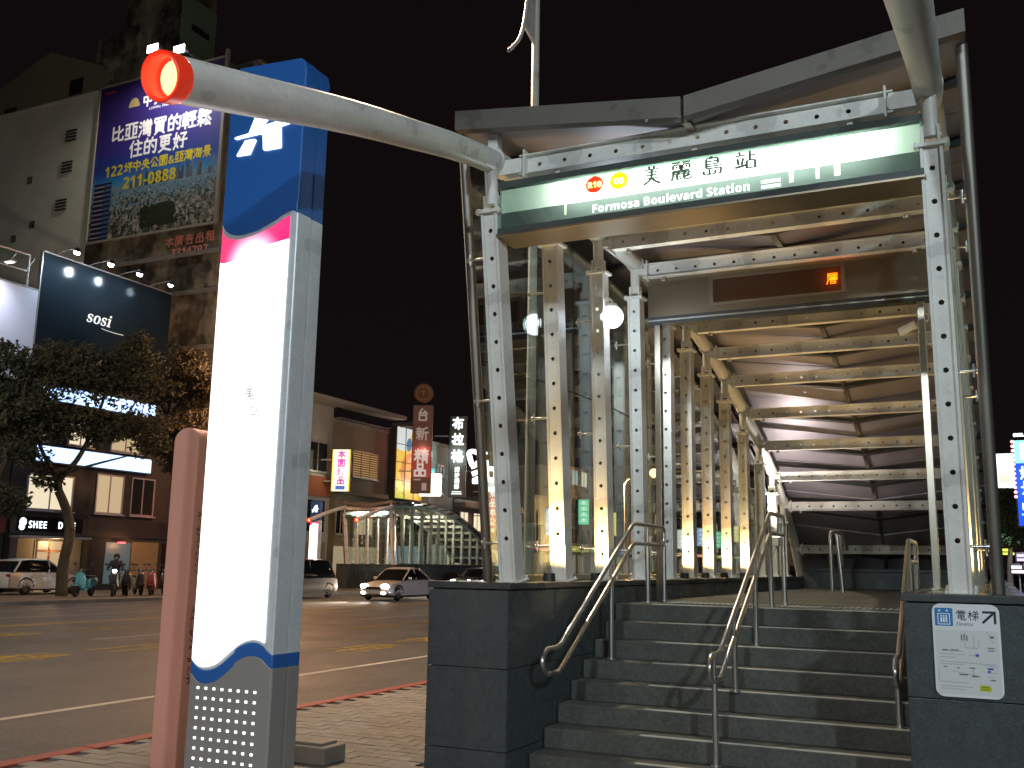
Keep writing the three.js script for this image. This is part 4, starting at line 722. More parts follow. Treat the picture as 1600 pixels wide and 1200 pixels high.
{ // shop with the dark lit board on its roof line
  const o = building('dark shopfront building with glowing blue bands below the large dark signboard', -40, -31, -41, 11.2, darkFront);
  for (const [za, zb, y0, y1, m] of [[-31.8, -34.4, 3.72, 5.4, 1], [-35.75, -37.5, 3.74, 5.7, 0], [-38, -39.6, 3.74, 5.7, -1], [-32, -32.8, 6.9, 8.6, 1], [-33.8, -35.3, 6.9, 8.4, 1], [-36.4, -38.4, 6.9, 8.4, 0]]) win(o, za, zb, y0, y1, m < 0 ? paneDark : litWarm[m], 1);
  for (const [y0, y1] of [[8.9, 9.58], [5.98, 6.68]]) {
    mesh('light_band', b6(0.28, 0.34, y0, y1, -31.95 + 36, -38.95 + 36), glow(0.4, 0.6, 1, 2.5), o);
    mesh('band_box', [b6(0.003, 0.27, y0 - 0.06, y1 + 0.06, -31.9 + 36, -39 + 36)], M.darkMetal, o);
  }
  const rot = area(o, [0.5, 6.3, 0.5], [4, 6.3, 0.5], 6.5, 0.5, rgb(0.5, 0.65, 1), 0.8); rot.lookAt(-36, 6.3, -35.5); rot.name = 'band_light';
  // shop name in lit letters
  const nm = canvas(512, 96, (g) => { g.fillStyle = '#000'; g.fillRect(0, 0, 512, 96); g.fillStyle = '#fff'; g.beginPath(); g.arc(46, 36, 26, 0, 7); g.fill(); g.beginPath(); g.arc(40, 66, 22, 0, 7); g.fill(); g.font = 'bold 60px sans-serif'; g.fillText('SHEE', 86, 72); g.fillText('D', 310, 70); g.fillText('E', 420, 70); });
  mesh('sign_letters', new THREE.PlaneGeometry(3.7, 0.7).rotateY(Math.PI / 2).translate(0.13, 3.05, 2.75), S({ color: rgb(0, 0, 0), emissive: rgb(0.8, 0.9, 1), emissiveMap: nm, emissiveIntensity: 3 }), o, true);
  part(o, 'sign_board', 0.003, 0.12, 2.6, 3.45, -31.1, -40.9, M.black);
  part(o, 'canopy_edge', 0.003, 0.7, 2.42, 2.52, -31.2, -35.2, alu);
  const d = part(o, 'shop_door', 0.003, 0.05, 0, 2.3, -32.6, -34.1, glow(1, 0.7, 0.38, 0.5)); mesh('door_frame', [b6(0.05, 0.1, 0, 2.3, 2.7, 2.62), b6(0.05, 0.1, 0, 2.3, 3.4, 3.32), b6(0.05, 0.1, 0, 2.3, 1.98, 1.9), b6(0.05, 0.1, 1.8, 1.9, 1.98, 3.32)], wallMat(0.25, 0.1, 0.05), d);
  part(o, 'shop_wall', 0.003, 0.04, 0, 2.4, -31.3, -32.55, wallMat(0.5, 0.4, 0.26)); part(o, 'shop_wall', 0.003, 0.04, 0, 2.4, -34.2, -35.2, wallMat(0.4, 0.33, 0.24));
  part(o, 'shop_window', 0.003, 0.04, 0.3, 2.35, -36.7, -38.3, glow(0.35, 0.6, 0.65, 0.14)); part(o, 'shop_wall', 0.003, 0.05, 0, 2.4, -38.4, -40.2, wallMat(0.36, 0.28, 0.18));
  for (const z of [-31.15, -35.45, -40.7]) part(o, 'pillar', 0.003, 0.4, 0, 2.41, z + 0.2, z - 0.2, M.black);
  part(o, 'sign_lamp', 0.13, 0.3, 2.3, 2.38, -37.3, -37.7, glow(1, 0.05, 0.1, 2.5));
  point(o, [0.5, 2.2, 2.6], 0xffc98a, 9, 3).name = 'shop_light'; point(o, [0.6, 2.2, -1.6], 0xffb070, 4, 3).name = 'shop_light';
}
{ // signboard with gooseneck lamps
  const o = thing('signboard', 'large dark glossy shop signboard lit from above by gooseneck lamps', 'signboard', [-39.9, 11.35, -35.45]);
  mesh('board', rb(0.16, 4.5, 8.3, 0.03, 0, 2.25, 0, 1), S({ color: rgb(0.012, 0.02, 0.028), roughness: 0.14 }), o);
  mesh('board_trim', [b6(-0.09, 0.1, 4.502, 4.56, 4.16, -4.16), b6(-0.09, 0.1, -0.06, -0.002, 4.16, -4.16), b6(-0.09, 0.1, 0, 4.5, 4.21, 4.152)], alu, o);
  const t = canvas(512, 200, (g) => { g.clearRect(0, 0, 512, 200); g.fillStyle = '#f3f5f2'; g.font = 'italic bold 150px serif'; g.fillText('sosi', 40, 130); g.strokeStyle = '#dfe5e4'; g.lineWidth = 6; g.beginPath(); g.moveTo(230, 160); g.quadraticCurveTo(360, 176, 500, 168); g.stroke(); });
  mesh('sign_lettering', new THREE.PlaneGeometry(2.7, 1.05).rotateY(Math.PI / 2).translate(0.086, 1.9, 0.25), S({ map: t, transparent: true, roughness: 0.5, emissive: rgb(1, 1, 1), emissiveMap: t, emissiveIntensity: 0.25 }), o, true);
}
[[-31.95, 'first'], [-34.0, 'second'], [-35.85, 'third'], [-38.0, 'fourth']].forEach(([z, w], i) => {
  const o = thing('gooseneck_lamp', `${w} gooseneck lamp from the left over the dark shop signboard`, 'lamp', [-39.85, 15.85, z], 0, 'gooseneck lamps of the dark signboard');
  mesh('lamp_arm', tube([V(-0.1, -0.1, 0), V(0, 0.06, 0), V(0.4, 0.14, 0), V(1.5, 0.2, 0)], 0.03, 20, 8), alu, o);
  mesh('lamp_shade', [new THREE.CylinderGeometry(0.05, 0.22, 0.2, 16, 1, true).rotateZ(-0.35).translate(1.53, 0.1, 0), new THREE.CylinderGeometry(0.06, 0.06, 0.02, 12).rotateZ(-0.35).translate(1.56, 0.2, 0)], M.darkMetal, o);
  mesh('lamp_bulb', new THREE.SphereGeometry(0.15, 14, 10).translate(1.5, 0.0, 0), glow(0.8, 0.93, 1, [130, 130, 60, 6][i]), o);
  spot(o, [1.46, -0.17, 0], [0.02, -1.3, 0], rgb(0.66, 0.84, 1), [26, 26, 14, 4][i], 0.9, 1, 8).name = 'gooseneck_light';
});
{ // left neighbour with the pale board
  const o = building('building at the left edge with a large pale blue board below roof trusses', -40, -22, -30.9, 10, darkFront);
  mesh('roof_truss', [rod(V(0.05, 15.4, 3.9), V(0.05, 15.5, -4.2), 0.05), rod(V(0.05, 14.6, 3.9), V(0.05, 14.7, -4.2), 0.05), ...Array.from({ length: 9 }, (_, i) => rod(V(0.05, 14.6, 4 - i), V(0.05, 15.4, 3.5 - i), 0.035)), ...[3.8, 0, -4.2].map((z) => rod(V(0.05, 10.2, z), V(0.05, 15.5, z), 0.07))], alu, o);
  win(o, -29.2, -30.4, 3.6, 5.6, paneDark); win(o, -27, -28.6, 3.6, 5.6, paneDark);
  part(o, 'shutter', 0.003, 0.06, 0, 2.5, -26.5, -30.2, wallMat(0.12, 0.1, 0.09)); part(o, 'fascia_board', 0.003, 0.2, 2.6, 3.3, -22.2, -30.8, wallMat(0.2, 0.03, 0.03));
}
{
  const o = thing('signboard', 'pale blue-white board with a faint portrait at the left edge', 'signboard', [-39.9, 9.6, -27.1]);
  mesh('board', rb(0.16, 4.3, 8.3, 0.03, 0, 2.15, 0, 1), S({ color: rgb(0.5, 0.53, 0.66), roughness: 0.6 }), o);
  mesh('board_frame', [b6(-0.09, 0.1, 4.302, 4.36, 4.16, -4.16), b6(-0.09, 0.1, -0.06, -0.002, 4.16, -4.16)], alu, o);
  const oo = thing('wall_lamp', 'lamp on a bent arm over the pale board at the left edge', 'lamp', [-39.8, 14.0, -28.6]);
  mesh('lamp_arm', tube([V(0, 0, 0), V(0.1, 0.4, 0), V(1.2, 0.5, 0)], 0.03, 16, 8), alu, oo);
  mesh('lamp_head', rb(0.5, 0.1, 0.3, 0.03, 1.3, 0.45, 0, 1), alu, oo); mesh('lamp_glass', bx(0.4, 0.02, 0.22, 1.3, 0.385, 0), glow(0.9, 0.93, 1, 4), oo);
  spot(oo, [1.3, 0.34, 0], [0, -2.5, 0.3], rgb(0.85, 0.9, 1), 60, 1.2, 0.8, 6).name = 'wall_light';
}
{ // narrow red lit shop between the dark front and the tall block
  const o = building('narrow shop glowing red under its awning beside the dark shopfront', -40.1, -41.05, -43.1, 5.6, wallMat(0.3, 0.05, 0.05), 3);
  part(o, 'awning', 0.003, 1.1, 2.75, 4.2, -41.1, -43.05, wallMat(0.5, 0.03, 0.03)); part(o, 'awning', 0.003, 0.8, 4.25, 5.3, -41.1, -43.05, wallMat(0.42, 0.04, 0.05));
  part(o, 'awning_edge', 0.003, 1.2, 2.6, 2.72, -41.1, -43.05, wallMat(0.6, 0.5, 0.48));
  win(o, -41.2, -42.9, 0.1, 2.5, glow(0.6, 0.7, 0.8, 0.16), 2, 'shop_window');
  mesh('shelf_light', [0.5, 0.95, 1.4].map((y) => bx(0.05, 0.28, 0.5, 0.16, y, 0.1)), glow(0.8, 0.95, 1, 1.0), o);
  point(o, [1.6, 4.6, 0.3], 0xff2020, 5, 3).name = 'awning_light';
}

// ---------------------------------------------------------------- row of shops to the right of the totem
const tan = wallMat(0.4, 0.33, 0.24), offw = wallMat(0.55, 0.55, 0.52), greyB = wallMat(0.3, 0.3, 0.3);
{
  const o = building('pale building with a flat projecting roof seen right beside the metro totem', -40, -49, -55.3, 11.9, offw);
  part(o, 'roof_slab', 0.001, 1.4, 12.0, 12.25, -49, -62.5, offw);
  win(o, -52.6, -54.8, 7.4, 9.4, paneDark); win(o, -52.6, -54.8, 3.4, 5.6, paneDark); part(o, 'board', 0.003, 0.2, 5.8, 7.1, -52.2, -55.2, wallMat(0.4, 0.12, 0.06)); part(o, 'shutter', 0.003, 0.05, 0, 2.8, -51, -55, greyB);
}
{
  const o = building('tan building with a shuttered window glowing orange', -40, -55.35, -62.0, 10.9, tan);
  const w = win(o, -57.7, -61, 7.4, 9.3, glow(1, 0.55, 0.2, 0.42), 2);
  mesh('shutter_slat', Array.from({ length: 11 }, (_, k) => b6(0.05, 0.09, 7.52 + k * 0.16, 7.6 + k * 0.16, -57.75 - o.userData.z, -60.95 - o.userData.z)), wallMat(0.3, 0.17, 0.08), w);
  win(o, -56, -57.2, 3.4, 5.2, paneDark); win(o, -58.2, -60.6, 3.4, 5.2, litWarm[0]); part(o, 'ledge', 0.003, 0.5, 6.1, 6.4, -55.5, -61.9, tan); part(o, 'shop_front', 0.003, 0.05, 0.2, 2.6, -56, -61.5, glow(1, 0.8, 0.5, 0.3)); part(o, 'roof_shed', -5, 0.4, 11.2, 11.3, -55.6, -61.8, greyB);
}
function signTex(w, h, bg, draw) { return canvas(w, h, (g) => { g.fillStyle = bg; g.fillRect(0, 0, w, h); draw(g, w, h); }); }
// boards that stand out from the facade and face the viewer (+z); u, v are the sign's width and height
function bladeSign(name, label, x0, x1, y0, y1, z, t, k, cd = 0, col = 0xffffff, group) {
  const w = x1 - x0, h = y1 - y0, o = thing(name, label, 'sign', [(x0 + x1) / 2, y0, z], 0.35, group);
  mesh('sign_box', rb(w, h, 0.26, 0.03, 0, h / 2, 0, 1), M.darkMetal, o);
  mesh('sign_face', new THREE.PlaneGeometry(w - 0.08, h - 0.08).translate(0, h / 2, 0.134), S({ color: rgb(0.05, 0.05, 0.05), emissive: rgb(1, 1, 1), emissiveMap: t, emissiveIntensity: k, roughness: 0.4 }), o, true);
  mesh('wall_bracket', [bx(1.2, 0.08, 0.08, -w / 2 - 0.6, h * 0.25, -0.02), bx(1.2, 0.08, 0.08, -w / 2 - 0.6, h * 0.75, -0.02)], alu, o);
  if (cd) point(o, [0, h / 2, 0.8], col, cd, 8).name = 'sign_light';
  return o;
}
bladeSign('shop_sign', 'narrow white sign with purple characters on the tan building', -39.3, -38.0, 6.1, 8.95, -54.6, signTex(128, 288, '#fff7d8', (g) => { g.fillStyle = '#f5d94a'; g.fillRect(0, 0, 10, 288); g.fillRect(118, 0, 10, 288); g.strokeStyle = '#c01aa0'; ['本', '園', '好', '品'].forEach((c, i) => cj(g, c, 38, 6 + i * 60, 54, 8)); g.fillStyle = '#2b5fb0'; g.fillRect(30, 250, 66, 26); }), 1.3, 6, 0xfff0c0);
{ // yellow poster board on the facade
  const o = thing('poster_board', 'large yellow and orange lit poster board high on the shop row', 'billboard', [-39.5, 6.2, -64.3]);
  const art = signTex(256, 352, '#e8b512', (g, W, H) => {
    g.fillStyle = '#cfd6d2'; g.beginPath(); g.moveTo(0, 0); g.lineTo(150, 0); g.lineTo(90, 120); g.lineTo(0, 110); g.fill(); g.fillStyle = '#f4e35a'; g.fillRect(150, 0, 106, 140);
    g.fillStyle = '#d8741c'; g.beginPath(); g.ellipse(120, 210, 70, 90, 0.4, 0, 7); g.fill(); g.fillStyle = '#f09a35'; g.beginPath(); g.ellipse(140, 190, 40, 60, 0.6, 0, 7); g.fill(); g.fillStyle = '#3a5f8c'; g.beginPath(); g.ellipse(120, 80, 24, 34, 0.2, 0, 7); g.fill();
    g.strokeStyle = '#c43018'; g.lineWidth = 8; g.beginPath(); g.moveTo(170, 250); g.lineTo(230, 330); g.moveTo(200, 40); g.lineTo(240, 90); g.stroke(); g.fillStyle = '#c7c21e'; g.fillRect(0, 290, 110, 62); g.fillStyle = '#b8621a'; for (let i = 0; i < 40; i++) g.fillRect((i * 53) % 250, 150 + (i * 71) % 200, 12, 6);
  });
  mesh('poster_face', new THREE.PlaneGeometry(3.9, 5.3).rotateY(Math.PI / 2).translate(0.16, 2.7, 0), S({ color: rgb(0.08, 0.08, 0.08), emissive: rgb(1, 1, 1), emissiveMap: art, emissiveIntensity: 1.0, roughness: 0.5 }), o, true);
  mesh('frame', [b6(-0.4, 0.15, 0, 5.4, 2, -2), ...[-1.95, -0.65, 0.65, 1.95].map((z) => b6(0.17, 0.2, 0, 5.4, z - 0.03, z + 0.03)), ...[0, 1.35, 2.7, 4.05, 5.36].map((y) => b6(0.201, 0.225, y, y + 0.05, -2, 2))], M.darkMetal, o);
}
{
  const o = bladeSign('tower_sign', 'tall red vertical sign with white characters and a round brown emblem on top', -38.5, -37.0, 6.6, 13.2, -63.4, signTex(160, 720, '#5a1a1c', (g) => {
    g.fillStyle = '#431415'; g.fillRect(0, 0, 160, 336); g.strokeStyle = '#b9a79a'; cj(g, '台', 26, 22, 108, 13); cj(g, '新', 26, 180, 108, 13);
    g.fillStyle = '#b02a30'; g.fillRect(0, 346, 160, 250); g.strokeStyle = '#fff3e8'; cj(g, '精', 20, 360, 118, 16); cj(g, '品', 20, 482, 104, 16);
    g.fillStyle = '#30161a'; g.fillRect(0, 600, 160, 120); g.fillStyle = '#caa79a'; g.fillRect(20, 606, 60, 12); g.fillRect(90, 640, 40, 60);
  }), 0.5, 5, 0xff8a70);
  const em = mesh('emblem', disc(0.72, 0.2, 36).rotateX(Math.PI / 2).translate(0, 7.5, 0), wallMat(0.32, 0.17, 0.09), o);
  mesh('emblem_ring', [new THREE.TorusGeometry(0.52, 0.05, 8, 36).translate(0, 7.5, 0.11), bx(0.4, 0.06, 0.04, 0, 7.6, 0.12), bx(0.06, 0.5, 0.04, 0, 7.5, 0.12)], wallMat(0.6, 0.42, 0.3), em);
}
{
  const o = building('white building behind the red vertical sign', -40, -68.4, -72.4, 10.9, offw);
  for (const y of [9.4, 8.0]) win(o, -69.6, -70.6, y - 0.9, y, paneDark, 0);
  part(o, 'shop_front', 0.003, 0.05, 0.2, 3, -68.8, -72, glow(1, 0.85, 0.6, 0.5)); part(o, 'roof_tank', -4, -2, 11.2, 12.9, -69, -71, alu);
  const b = building('dark low building behind the yellow poster board', -40.02, -62.05, -68.35, 11.0, greyB);
  part(b, 'shop_front', 0.003, 0.05, 0.2, 2.8, -62.5, -68, glow(0.8, 0.9, 1, 0.4)); win(b, -62.6, -64.4, 3.6, 5.4, paneDark); win(b, -65.6, -67.6, 3.6, 5.4, paneDark); part(b, 'roof_shed', -6, 0.3, 11.35, 11.45, -62.2, -68.2, alu);
}
{
  const o = thing('light_box_sign', 'glowing white square light box sign in front of the white building', 'sign', [-38.4, 6.55, -65.9], 0.3);
  mesh('sign_box', rb(1.75, 1.75, 0.3, 0.12, 0, 0.9, 0, 2), glow(1, 0.96, 0.8, 2.0), o);
  mesh('sign_cap', [rb(0.7, 0.35, 0.3, 0.08, 0, 2.0, 0, 2)], S({ color: rgb(0.1, 0.4, 0.5), emissive: rgb(0.1, 0.5, 0.6), emissiveIntensity: 0.5 }), o); mesh('wall_bracket', bx(1.2, 0.08, 0.08, -1.4, 0.9, 0), alu, o);
  point(o, [0, 0.9, 0.6], 0xfff0cc, 18, 8).name = 'sign_light';
}
bladeSign('vertical_sign', 'tall black vertical sign with white glowing characters left of the canopy glass', -38.6, -37.2, 6.7, 13.2, -69.2, signTex(160, 740, '#060909', (g) => { g.strokeStyle = '#f4fffb'; ['布', '拉', '格'].forEach((c, i) => cj(g, c, 24, 10 + i * 150, 112, 17)); ['婚', '紗', '攝', '影'].forEach((c, i) => cj(g, c, 56, 466 + i * 52, 48, 6)); g.fillStyle = '#dfeee8'; g.fillRect(34, 690, 92, 8); g.fillRect(30, 708, 100, 8); }), 2.2, 12, 0xe6fff6);
{
  const o = thing('neon_sign', 'white glowing curly script lettering right of the black vertical sign', 'neon sign', [-38.6, 8.6, -75.6], 0.45);
  const q = (l, r = 0.2) => tube(l.map(([x, y]) => V(x, y, 0)), r, 40, 8);
  mesh('neon_letter', [q([[-1.5, 2.3], [-1.2, 1.2], [-1.5, 2.3], [-0.9, 2.4], [-0.5, 1.9], [-0.9, 1.3], [-1.3, 1.1]])], glow(1, 1, 1, 2.6), o);
  mesh('neon_letter', [q([[0.05, 1.2], [-0.02, 1.7]]), q([[-0.05, 2.2], [-0.08, 2.4]], 0.16)], glow(1, 1, 1, 2.6), o);
  mesh('neon_letter', q([[0.75, 1.0], [0.1, 0.9], [0.2, 0.1], [0.8, 0.2], [0.75, 1.0], [0.9, -0.6], [0.1, -0.8]]), glow(1, 1, 1, 2.6), o);
  mesh('neon_letter', q([[-1.2, 0.5], [-0.5, 0.7], [-0.4, 0.0], [-1.1, -0.1], [-0.3, 0.35]]), glow(1, 1, 1, 2.6), o);
  mesh('neon_letter', q([[1.7, 1.8], [2.2, 1.9], [2.2, 1.0], [1.8, 1.1], [1.7, 1.8]]), glow(1, 1, 1, 2.6), o);
  mesh('letter_rail', [b6(-1.6, 2.3, 0.72, 0.8, -0.34, -0.26), b6(-2.4, -1.6, 0.5, 0.58, -0.34, -0.26)], M.darkMetal, o);
  point(o, [0, 1, 1], 0xf4fbff, 20, 10).name = 'neon_light';
}
bladeSign('shop_sign', 'small red and white vertical sign just left of the front canopy column', -38.9, -37.9, 4.6, 8.7, -76.6, signTex(96, 384, '#d23a3a', (g) => { g.fillStyle = '#fff'; g.fillRect(0, 0, 96, 60); g.strokeStyle = '#fff'; ['景', '品', '本', '公'].forEach((c, i) => cj(g, c, 16, 76 + i * 76, 64, 9)); }), 1.0);
{
  const o = building('low building with a row of bright windows under the neon script', -40, -72.5, -86, 6.6, wallMat(0.4, 0.35, 0.3));
  for (const z of [-73.6, -76, -78.6, -81, -83.4]) win(o, z, z - 1.5, 4.3, 5.9, litWarm[1], 1);
  part(o, 'shop_front', 0.003, 0.05, 0.2, 2.8, -73, -85.5, glow(1, 0.85, 0.62, 0.5)); part(o, 'eave', 0.003, 1.1, 6.2, 6.55, -72.6, -85.9, wallMat(0.5, 0.42, 0.34));
}
// further shops, seen in pieces through the glass wall of the canopy
{
  const cols = [offw, greyB, tan, wallMat(0.33, 0.36, 0.38), wallMat(0.36, 0.24, 0.18)], hue = [[1, 0.2, 0.25], [1, 0.8, 0.15], [0.15, 0.8, 0.4], [0.4, 0.6, 1], [1, 0.95, 0.85], [1, 0.45, 0.1]];
  const ord = ['first', 'second', 'third', 'fourth', 'fifth', 'sixth', 'seventh', 'eighth', 'ninth', 'tenth'];
  let z = -86.5;
  for (let i = 0; i < 9; i++) {
    const w = rr(8, 13), h = rr(8, 15), o = building(`${ord[i]} distant shop building seen through the canopy glass, counted from the low bright one`, -40, z, z - w, h, cols[i % 5]);
    for (let y = 3.8; y < h - 1.6; y += 3.1) for (let k = 0; k + 2.6 < w; k += 2.7) { const q = rnd(); win(o, z - 0.6 - k, z - 2.4 - k, y, y + 1.7, q < 0.3 ? litWarm[Math.floor(rnd() * 3)] : paneDark, 1); }
    for (let k = 0.6; k + 1.6 < w; k += 2.4) part(o, 'shop_front', 0.003, 0.06, 0.2, 2.6, z - k, z - k - 1.5, glow(1, rr(0.7, 0.95), rr(0.4, 0.9), rr(0.04, 0.4)));
    const c = hue[i % 6], s = part(o, 'sign_band', 0.003, 0.3, 3.0, 3.6, z - 0.7, z - w + 0.7, glow(c[0], c[1], c[2], 0.5));
    const yb = rr(4, 6), b = thing('blade_sign', `glowing vertical sign on the ${ord[i]} distant shop building beyond the glass`, 'sign', [-38.6, yb, z - w * 0.4], 0.3);
    const c2 = hue[(i * 5 + 3) % 6]; mesh('sign_box', rb(1.3, rr(2.4, 4.2), 0.3, 0.04, 0, 1.4, 0, 1), M.darkMetal, b); mesh('sign_face', b6(-0.55, 0.55, 0, 2.6, 0.152, 0.17), glow(c2[0], c2[1], c2[2], 1.1), b); mesh('sign_stroke', [0.3, 0.9, 1.5, 2.1].flatMap((y) => [b6(-0.35, 0.35, y, y + 0.08, 0.171, 0.18), b6(-0.3, 0.3, y + 0.2, y + 0.27, 0.171, 0.18), b6(-0.05, 0.05, y + 0.08, y + 0.36, 0.181, 0.188)]), glow(1, 1, 0.95, 1.4), b);
    z -= w + 0.05;
  }
}

// ---------------------------------------------------------------- vehicles
function loft(secs) { // secs: [z, yBottom, yTop, halfBottom, halfTop, round]; rounded sections along z
  const ring = ([z, y0, y1, hb, ht, r = 0.08]) => { const ym = (y0 + y1) / 2, q = []; const half = [[0, y0], [hb * 0.8, y0], [hb * 0.97, y0 + r * 0.5], [hb, y0 + (y1 - y0) * 0.3], [hb * 0.55 + ht * 0.45, ym + (y1 - y0) * 0.12], [ht, y1 - r], [ht * 0.93, y1 - r * 0.25], [ht * 0.75, y1], [0, y1 + 0.015]]; for (const [x, y] of half) q.push(V(x, y, z)); for (let i = half.length - 2; i > 0; i--) q.push(V(-half[i][0], half[i][1], z)); return q; };
  const rings = secs.map(ring), f = [], n = rings[0].length;
  for (let i = 0; i < rings.length - 1; i++) for (let j = 0; j < n; j++) { const k = (j + 1) % n; f.push([rings[i][j], rings[i][k], rings[i + 1][k], rings[i + 1][j]]); }
  for (const [r, flip] of [[rings[0], 1], [rings[rings.length - 1], 0]]) { const c = r.reduce((s, v) => s.clone().add(v), V(0, 0, 0)).multiplyScalar(1 / n); for (let j = 0; j < n; j++) { const k = (j + 1) % n; f.push(flip ? [c, r[k], r[j], c] : [c, r[j], r[k], c]); } }
  let g = quads(f); g.deleteAttribute('normal'); g = mergeVertices(g, 1e-4); return toCreasedNormals(g, 0.6);
}
function car(name, label, p, turn, paint, kind, lights, group) { // nose towards +z
  const o = thing(name, label, 'car', p, turn, group), van = kind === 'van', hatch = kind === 'hatch';
  const L = van ? 2.25 : hatch ? 2.0 : 2.25, W = van ? 0.9 : 0.87, B = van ? 0.98 : 0.92, H = van ? 1.78 : 1.46;
  mesh('body', loft([[-L, 0.38, B - 0.12, W * 0.8, W * 0.78], [-L + 0.06, 0.28, B - 0.02, W * 0.93, W * 0.88], [-L + 0.4, 0.22, B + 0.02, W, W * 0.93], [-0.6, 0.2, B + 0.02, W, W * 0.95], [0.7, 0.2, B, W, W * 0.94], [L - 0.75, 0.2, B - 0.1, W, W * 0.9], [L - 0.25, 0.22, B - 0.2, W * 0.95, W * 0.84], [L - 0.04, 0.3, B - 0.3, W * 0.84, W * 0.74], [L, 0.38, B - 0.38, W * 0.74, W * 0.66]]), paint, o);
  const back = van || hatch ? -L + 0.2 : -L + 0.75, roofB = van || hatch ? back + 0.35 : back + 0.75, front = van ? L - 0.75 : L - 1.25;
  mesh('windows', loft([[back, B - 0.02, B + 0.04, W * 0.86, W * 0.84, 0.02], [roofB, B - 0.02, H - 0.06, W * 0.92, W * 0.72], [roofB + 0.5, B - 0.02, H, W * 0.93, W * 0.74], [front - 0.9, B - 0.02, H - 0.02, W * 0.93, W * 0.74], [front - 0.5, B - 0.02, H - 0.14, W * 0.92, W * 0.76], [front, B - 0.1, B - 0.02, W * 0.86, W * 0.84, 0.02]]), M.carGlass, o);
  mesh('roof', loft([[roofB - 0.05, H - 0.09, H - 0.04, W * 0.66, W * 0.62, 0.02], [roofB + 0.5, H - 0.06, H + 0.02, W * 0.745, W * 0.7, 0.03], [front - 0.9, H - 0.07, H, W * 0.745, W * 0.7, 0.03], [front - 0.72, H - 0.1, H - 0.06, W * 0.72, W * 0.66, 0.02]]), paint, o);
  for (const s of [-1, 1]) for (const g of [rod(V(s * W * 0.87, B, front - 0.03), V(s * W * 0.72, H - 0.06, front - 0.78), 0.032), rod(V(s * W * 0.925, B, -0.1), V(s * W * 0.75, H - 0.04, -0.05), 0.035), rod(V(s * W * 0.87, B, back + 0.02), V(s * W * 0.7, H - 0.06, roofB + 0.05), 0.045)]) mesh('window_pillar', g, paint, o);
  for (const s of [-1, 1]) for (const z of [-L + 0.78, L - 0.82]) {
    const w = mesh('wheel', [new THREE.TorusGeometry(0.235, 0.085, 10, 26).rotateY(Math.PI / 2).translate(s * (W - 0.1), 0.32, z), new THREE.CylinderGeometry(0.25, 0.25, 0.13, 26).rotateZ(Math.PI / 2).translate(s * (W - 0.1), 0.32, z)], M.rubber, o);
    mesh('rim', [new THREE.CylinderGeometry(0.19, 0.17, 0.02, 22).rotateZ(Math.PI / 2).translate(s * (W - 0.025), 0.32, z), ...[0, 1, 2, 3, 4].map((k) => bx(0.03, 0.17, 0.045, 0, 0.1, 0).rotateX(k * 1.2566).translate(s * (W - 0.012), 0.32, z))], M.chrome, w);
    mesh('wheel_arch', new THREE.TorusGeometry(0.36, 0.035, 8, 20, Math.PI).rotateY(Math.PI / 2).translate(s * (W - 0.03), 0.32, z), M.black, o);
  }
  for (const s of [-1, 1]) {
    mesh('headlight', new THREE.SphereGeometry(1, 16, 10).scale(0.2, 0.1, 0.13).translate(s * W * 0.62, B - 0.27, L - 0.1), lights ? glow(1, 0.93, 0.82, 25) : M.chrome, o);
    if (lights) mesh('fog_light', new THREE.SphereGeometry(0.1, 12, 8).scale(1.4, 0.7, 0.7).translate(s * W * 0.6, 0.36, L - 0.04), glow(1, 0.93, 0.82, lights > 1 ? 18 : 1), o);
    mesh('tail_light', rb(0.2, 0.13, 0.1, 0.03, s * W * 0.74, B - 0.14, -L + 0.05, 2), lights < 0 ? glow(1, 0.04, 0.02, 4) : S({ color: rgb(0.3, 0.01, 0.01), roughness: 0.2 }), o);
    mesh('mirror', rb(0.16, 0.11, 0.09, 0.03, s * (W + 0.07), B + 0.08, front - 0.32, 2), paint, o);
    mesh('door_handle', rb(0.02, 0.03, 0.16, 0.008, s * (W * 0.965), B - 0.16, -0.35, 1), M.chrome, o);
    if (lights > 0) spot(o, [s * W * 0.62, B - 0.27, L + 0.08], [s * W * 0.62, 0.0, L + 9], 0xffe9cc, 150, 0.45, 0.8, 3).name = 'headlight_beam';
  }
  mesh('grille', rb(0.8, 0.12, 0.06, 0.02, 0, B - 0.36, L - 0.01, 1), M.black, o);
  mesh('number_plate', rb(0.36, 0.13, 0.02, 0.005, 0, 0.42, L + 0.005, 1), S({ color: rgb(0.6, 0.6, 0.58), roughness: 0.5 }), o);
  mesh('sill', [b6(-W + 0.02, W - 0.02, 0.16, 0.24, -L + 0.3, L - 0.3)], M.black, o);
  return o;
}
const paintOf = (r, g, b) => P({ color: rgb(r, g, b), roughness: 0.4, metalness: 0.25, clearcoat: 0.8, clearcoatRoughness: 0.08 });
car('parked_car', 'white hatchback parked on the far sidewalk behind the tree trunk', [-37.2, 0.01, -30.6], Math.PI, paintOf(0.72, 0.72, 0.7), 'hatch', 0);
car('moving_car', 'silver sedan with bright headlights driving towards the viewer across the road', [-25.0, ROAD + 0.005, -40.4], 0, paintOf(0.66, 0.6, 0.54), 'sedan', 2);
car('minivan', 'dark minivan half hidden behind the metro totem', [-29.4, ROAD + 0.005, -38.3], 0, paintOf(0.03, 0.028, 0.03), 'van', 0);
car('moving_car', 'dark blue car with headlights beyond the silver sedan', [-25.6, ROAD + 0.005, -53.5], 0, paintOf(0.06, 0.08, 0.16), 'sedan', 1);
car('moving_car', 'dark car with headlights farthest in the lane by the far entrance', [-28.9, ROAD + 0.005, -55.5], 0, paintOf(0.08, 0.06, 0.06), 'hatch', 1);
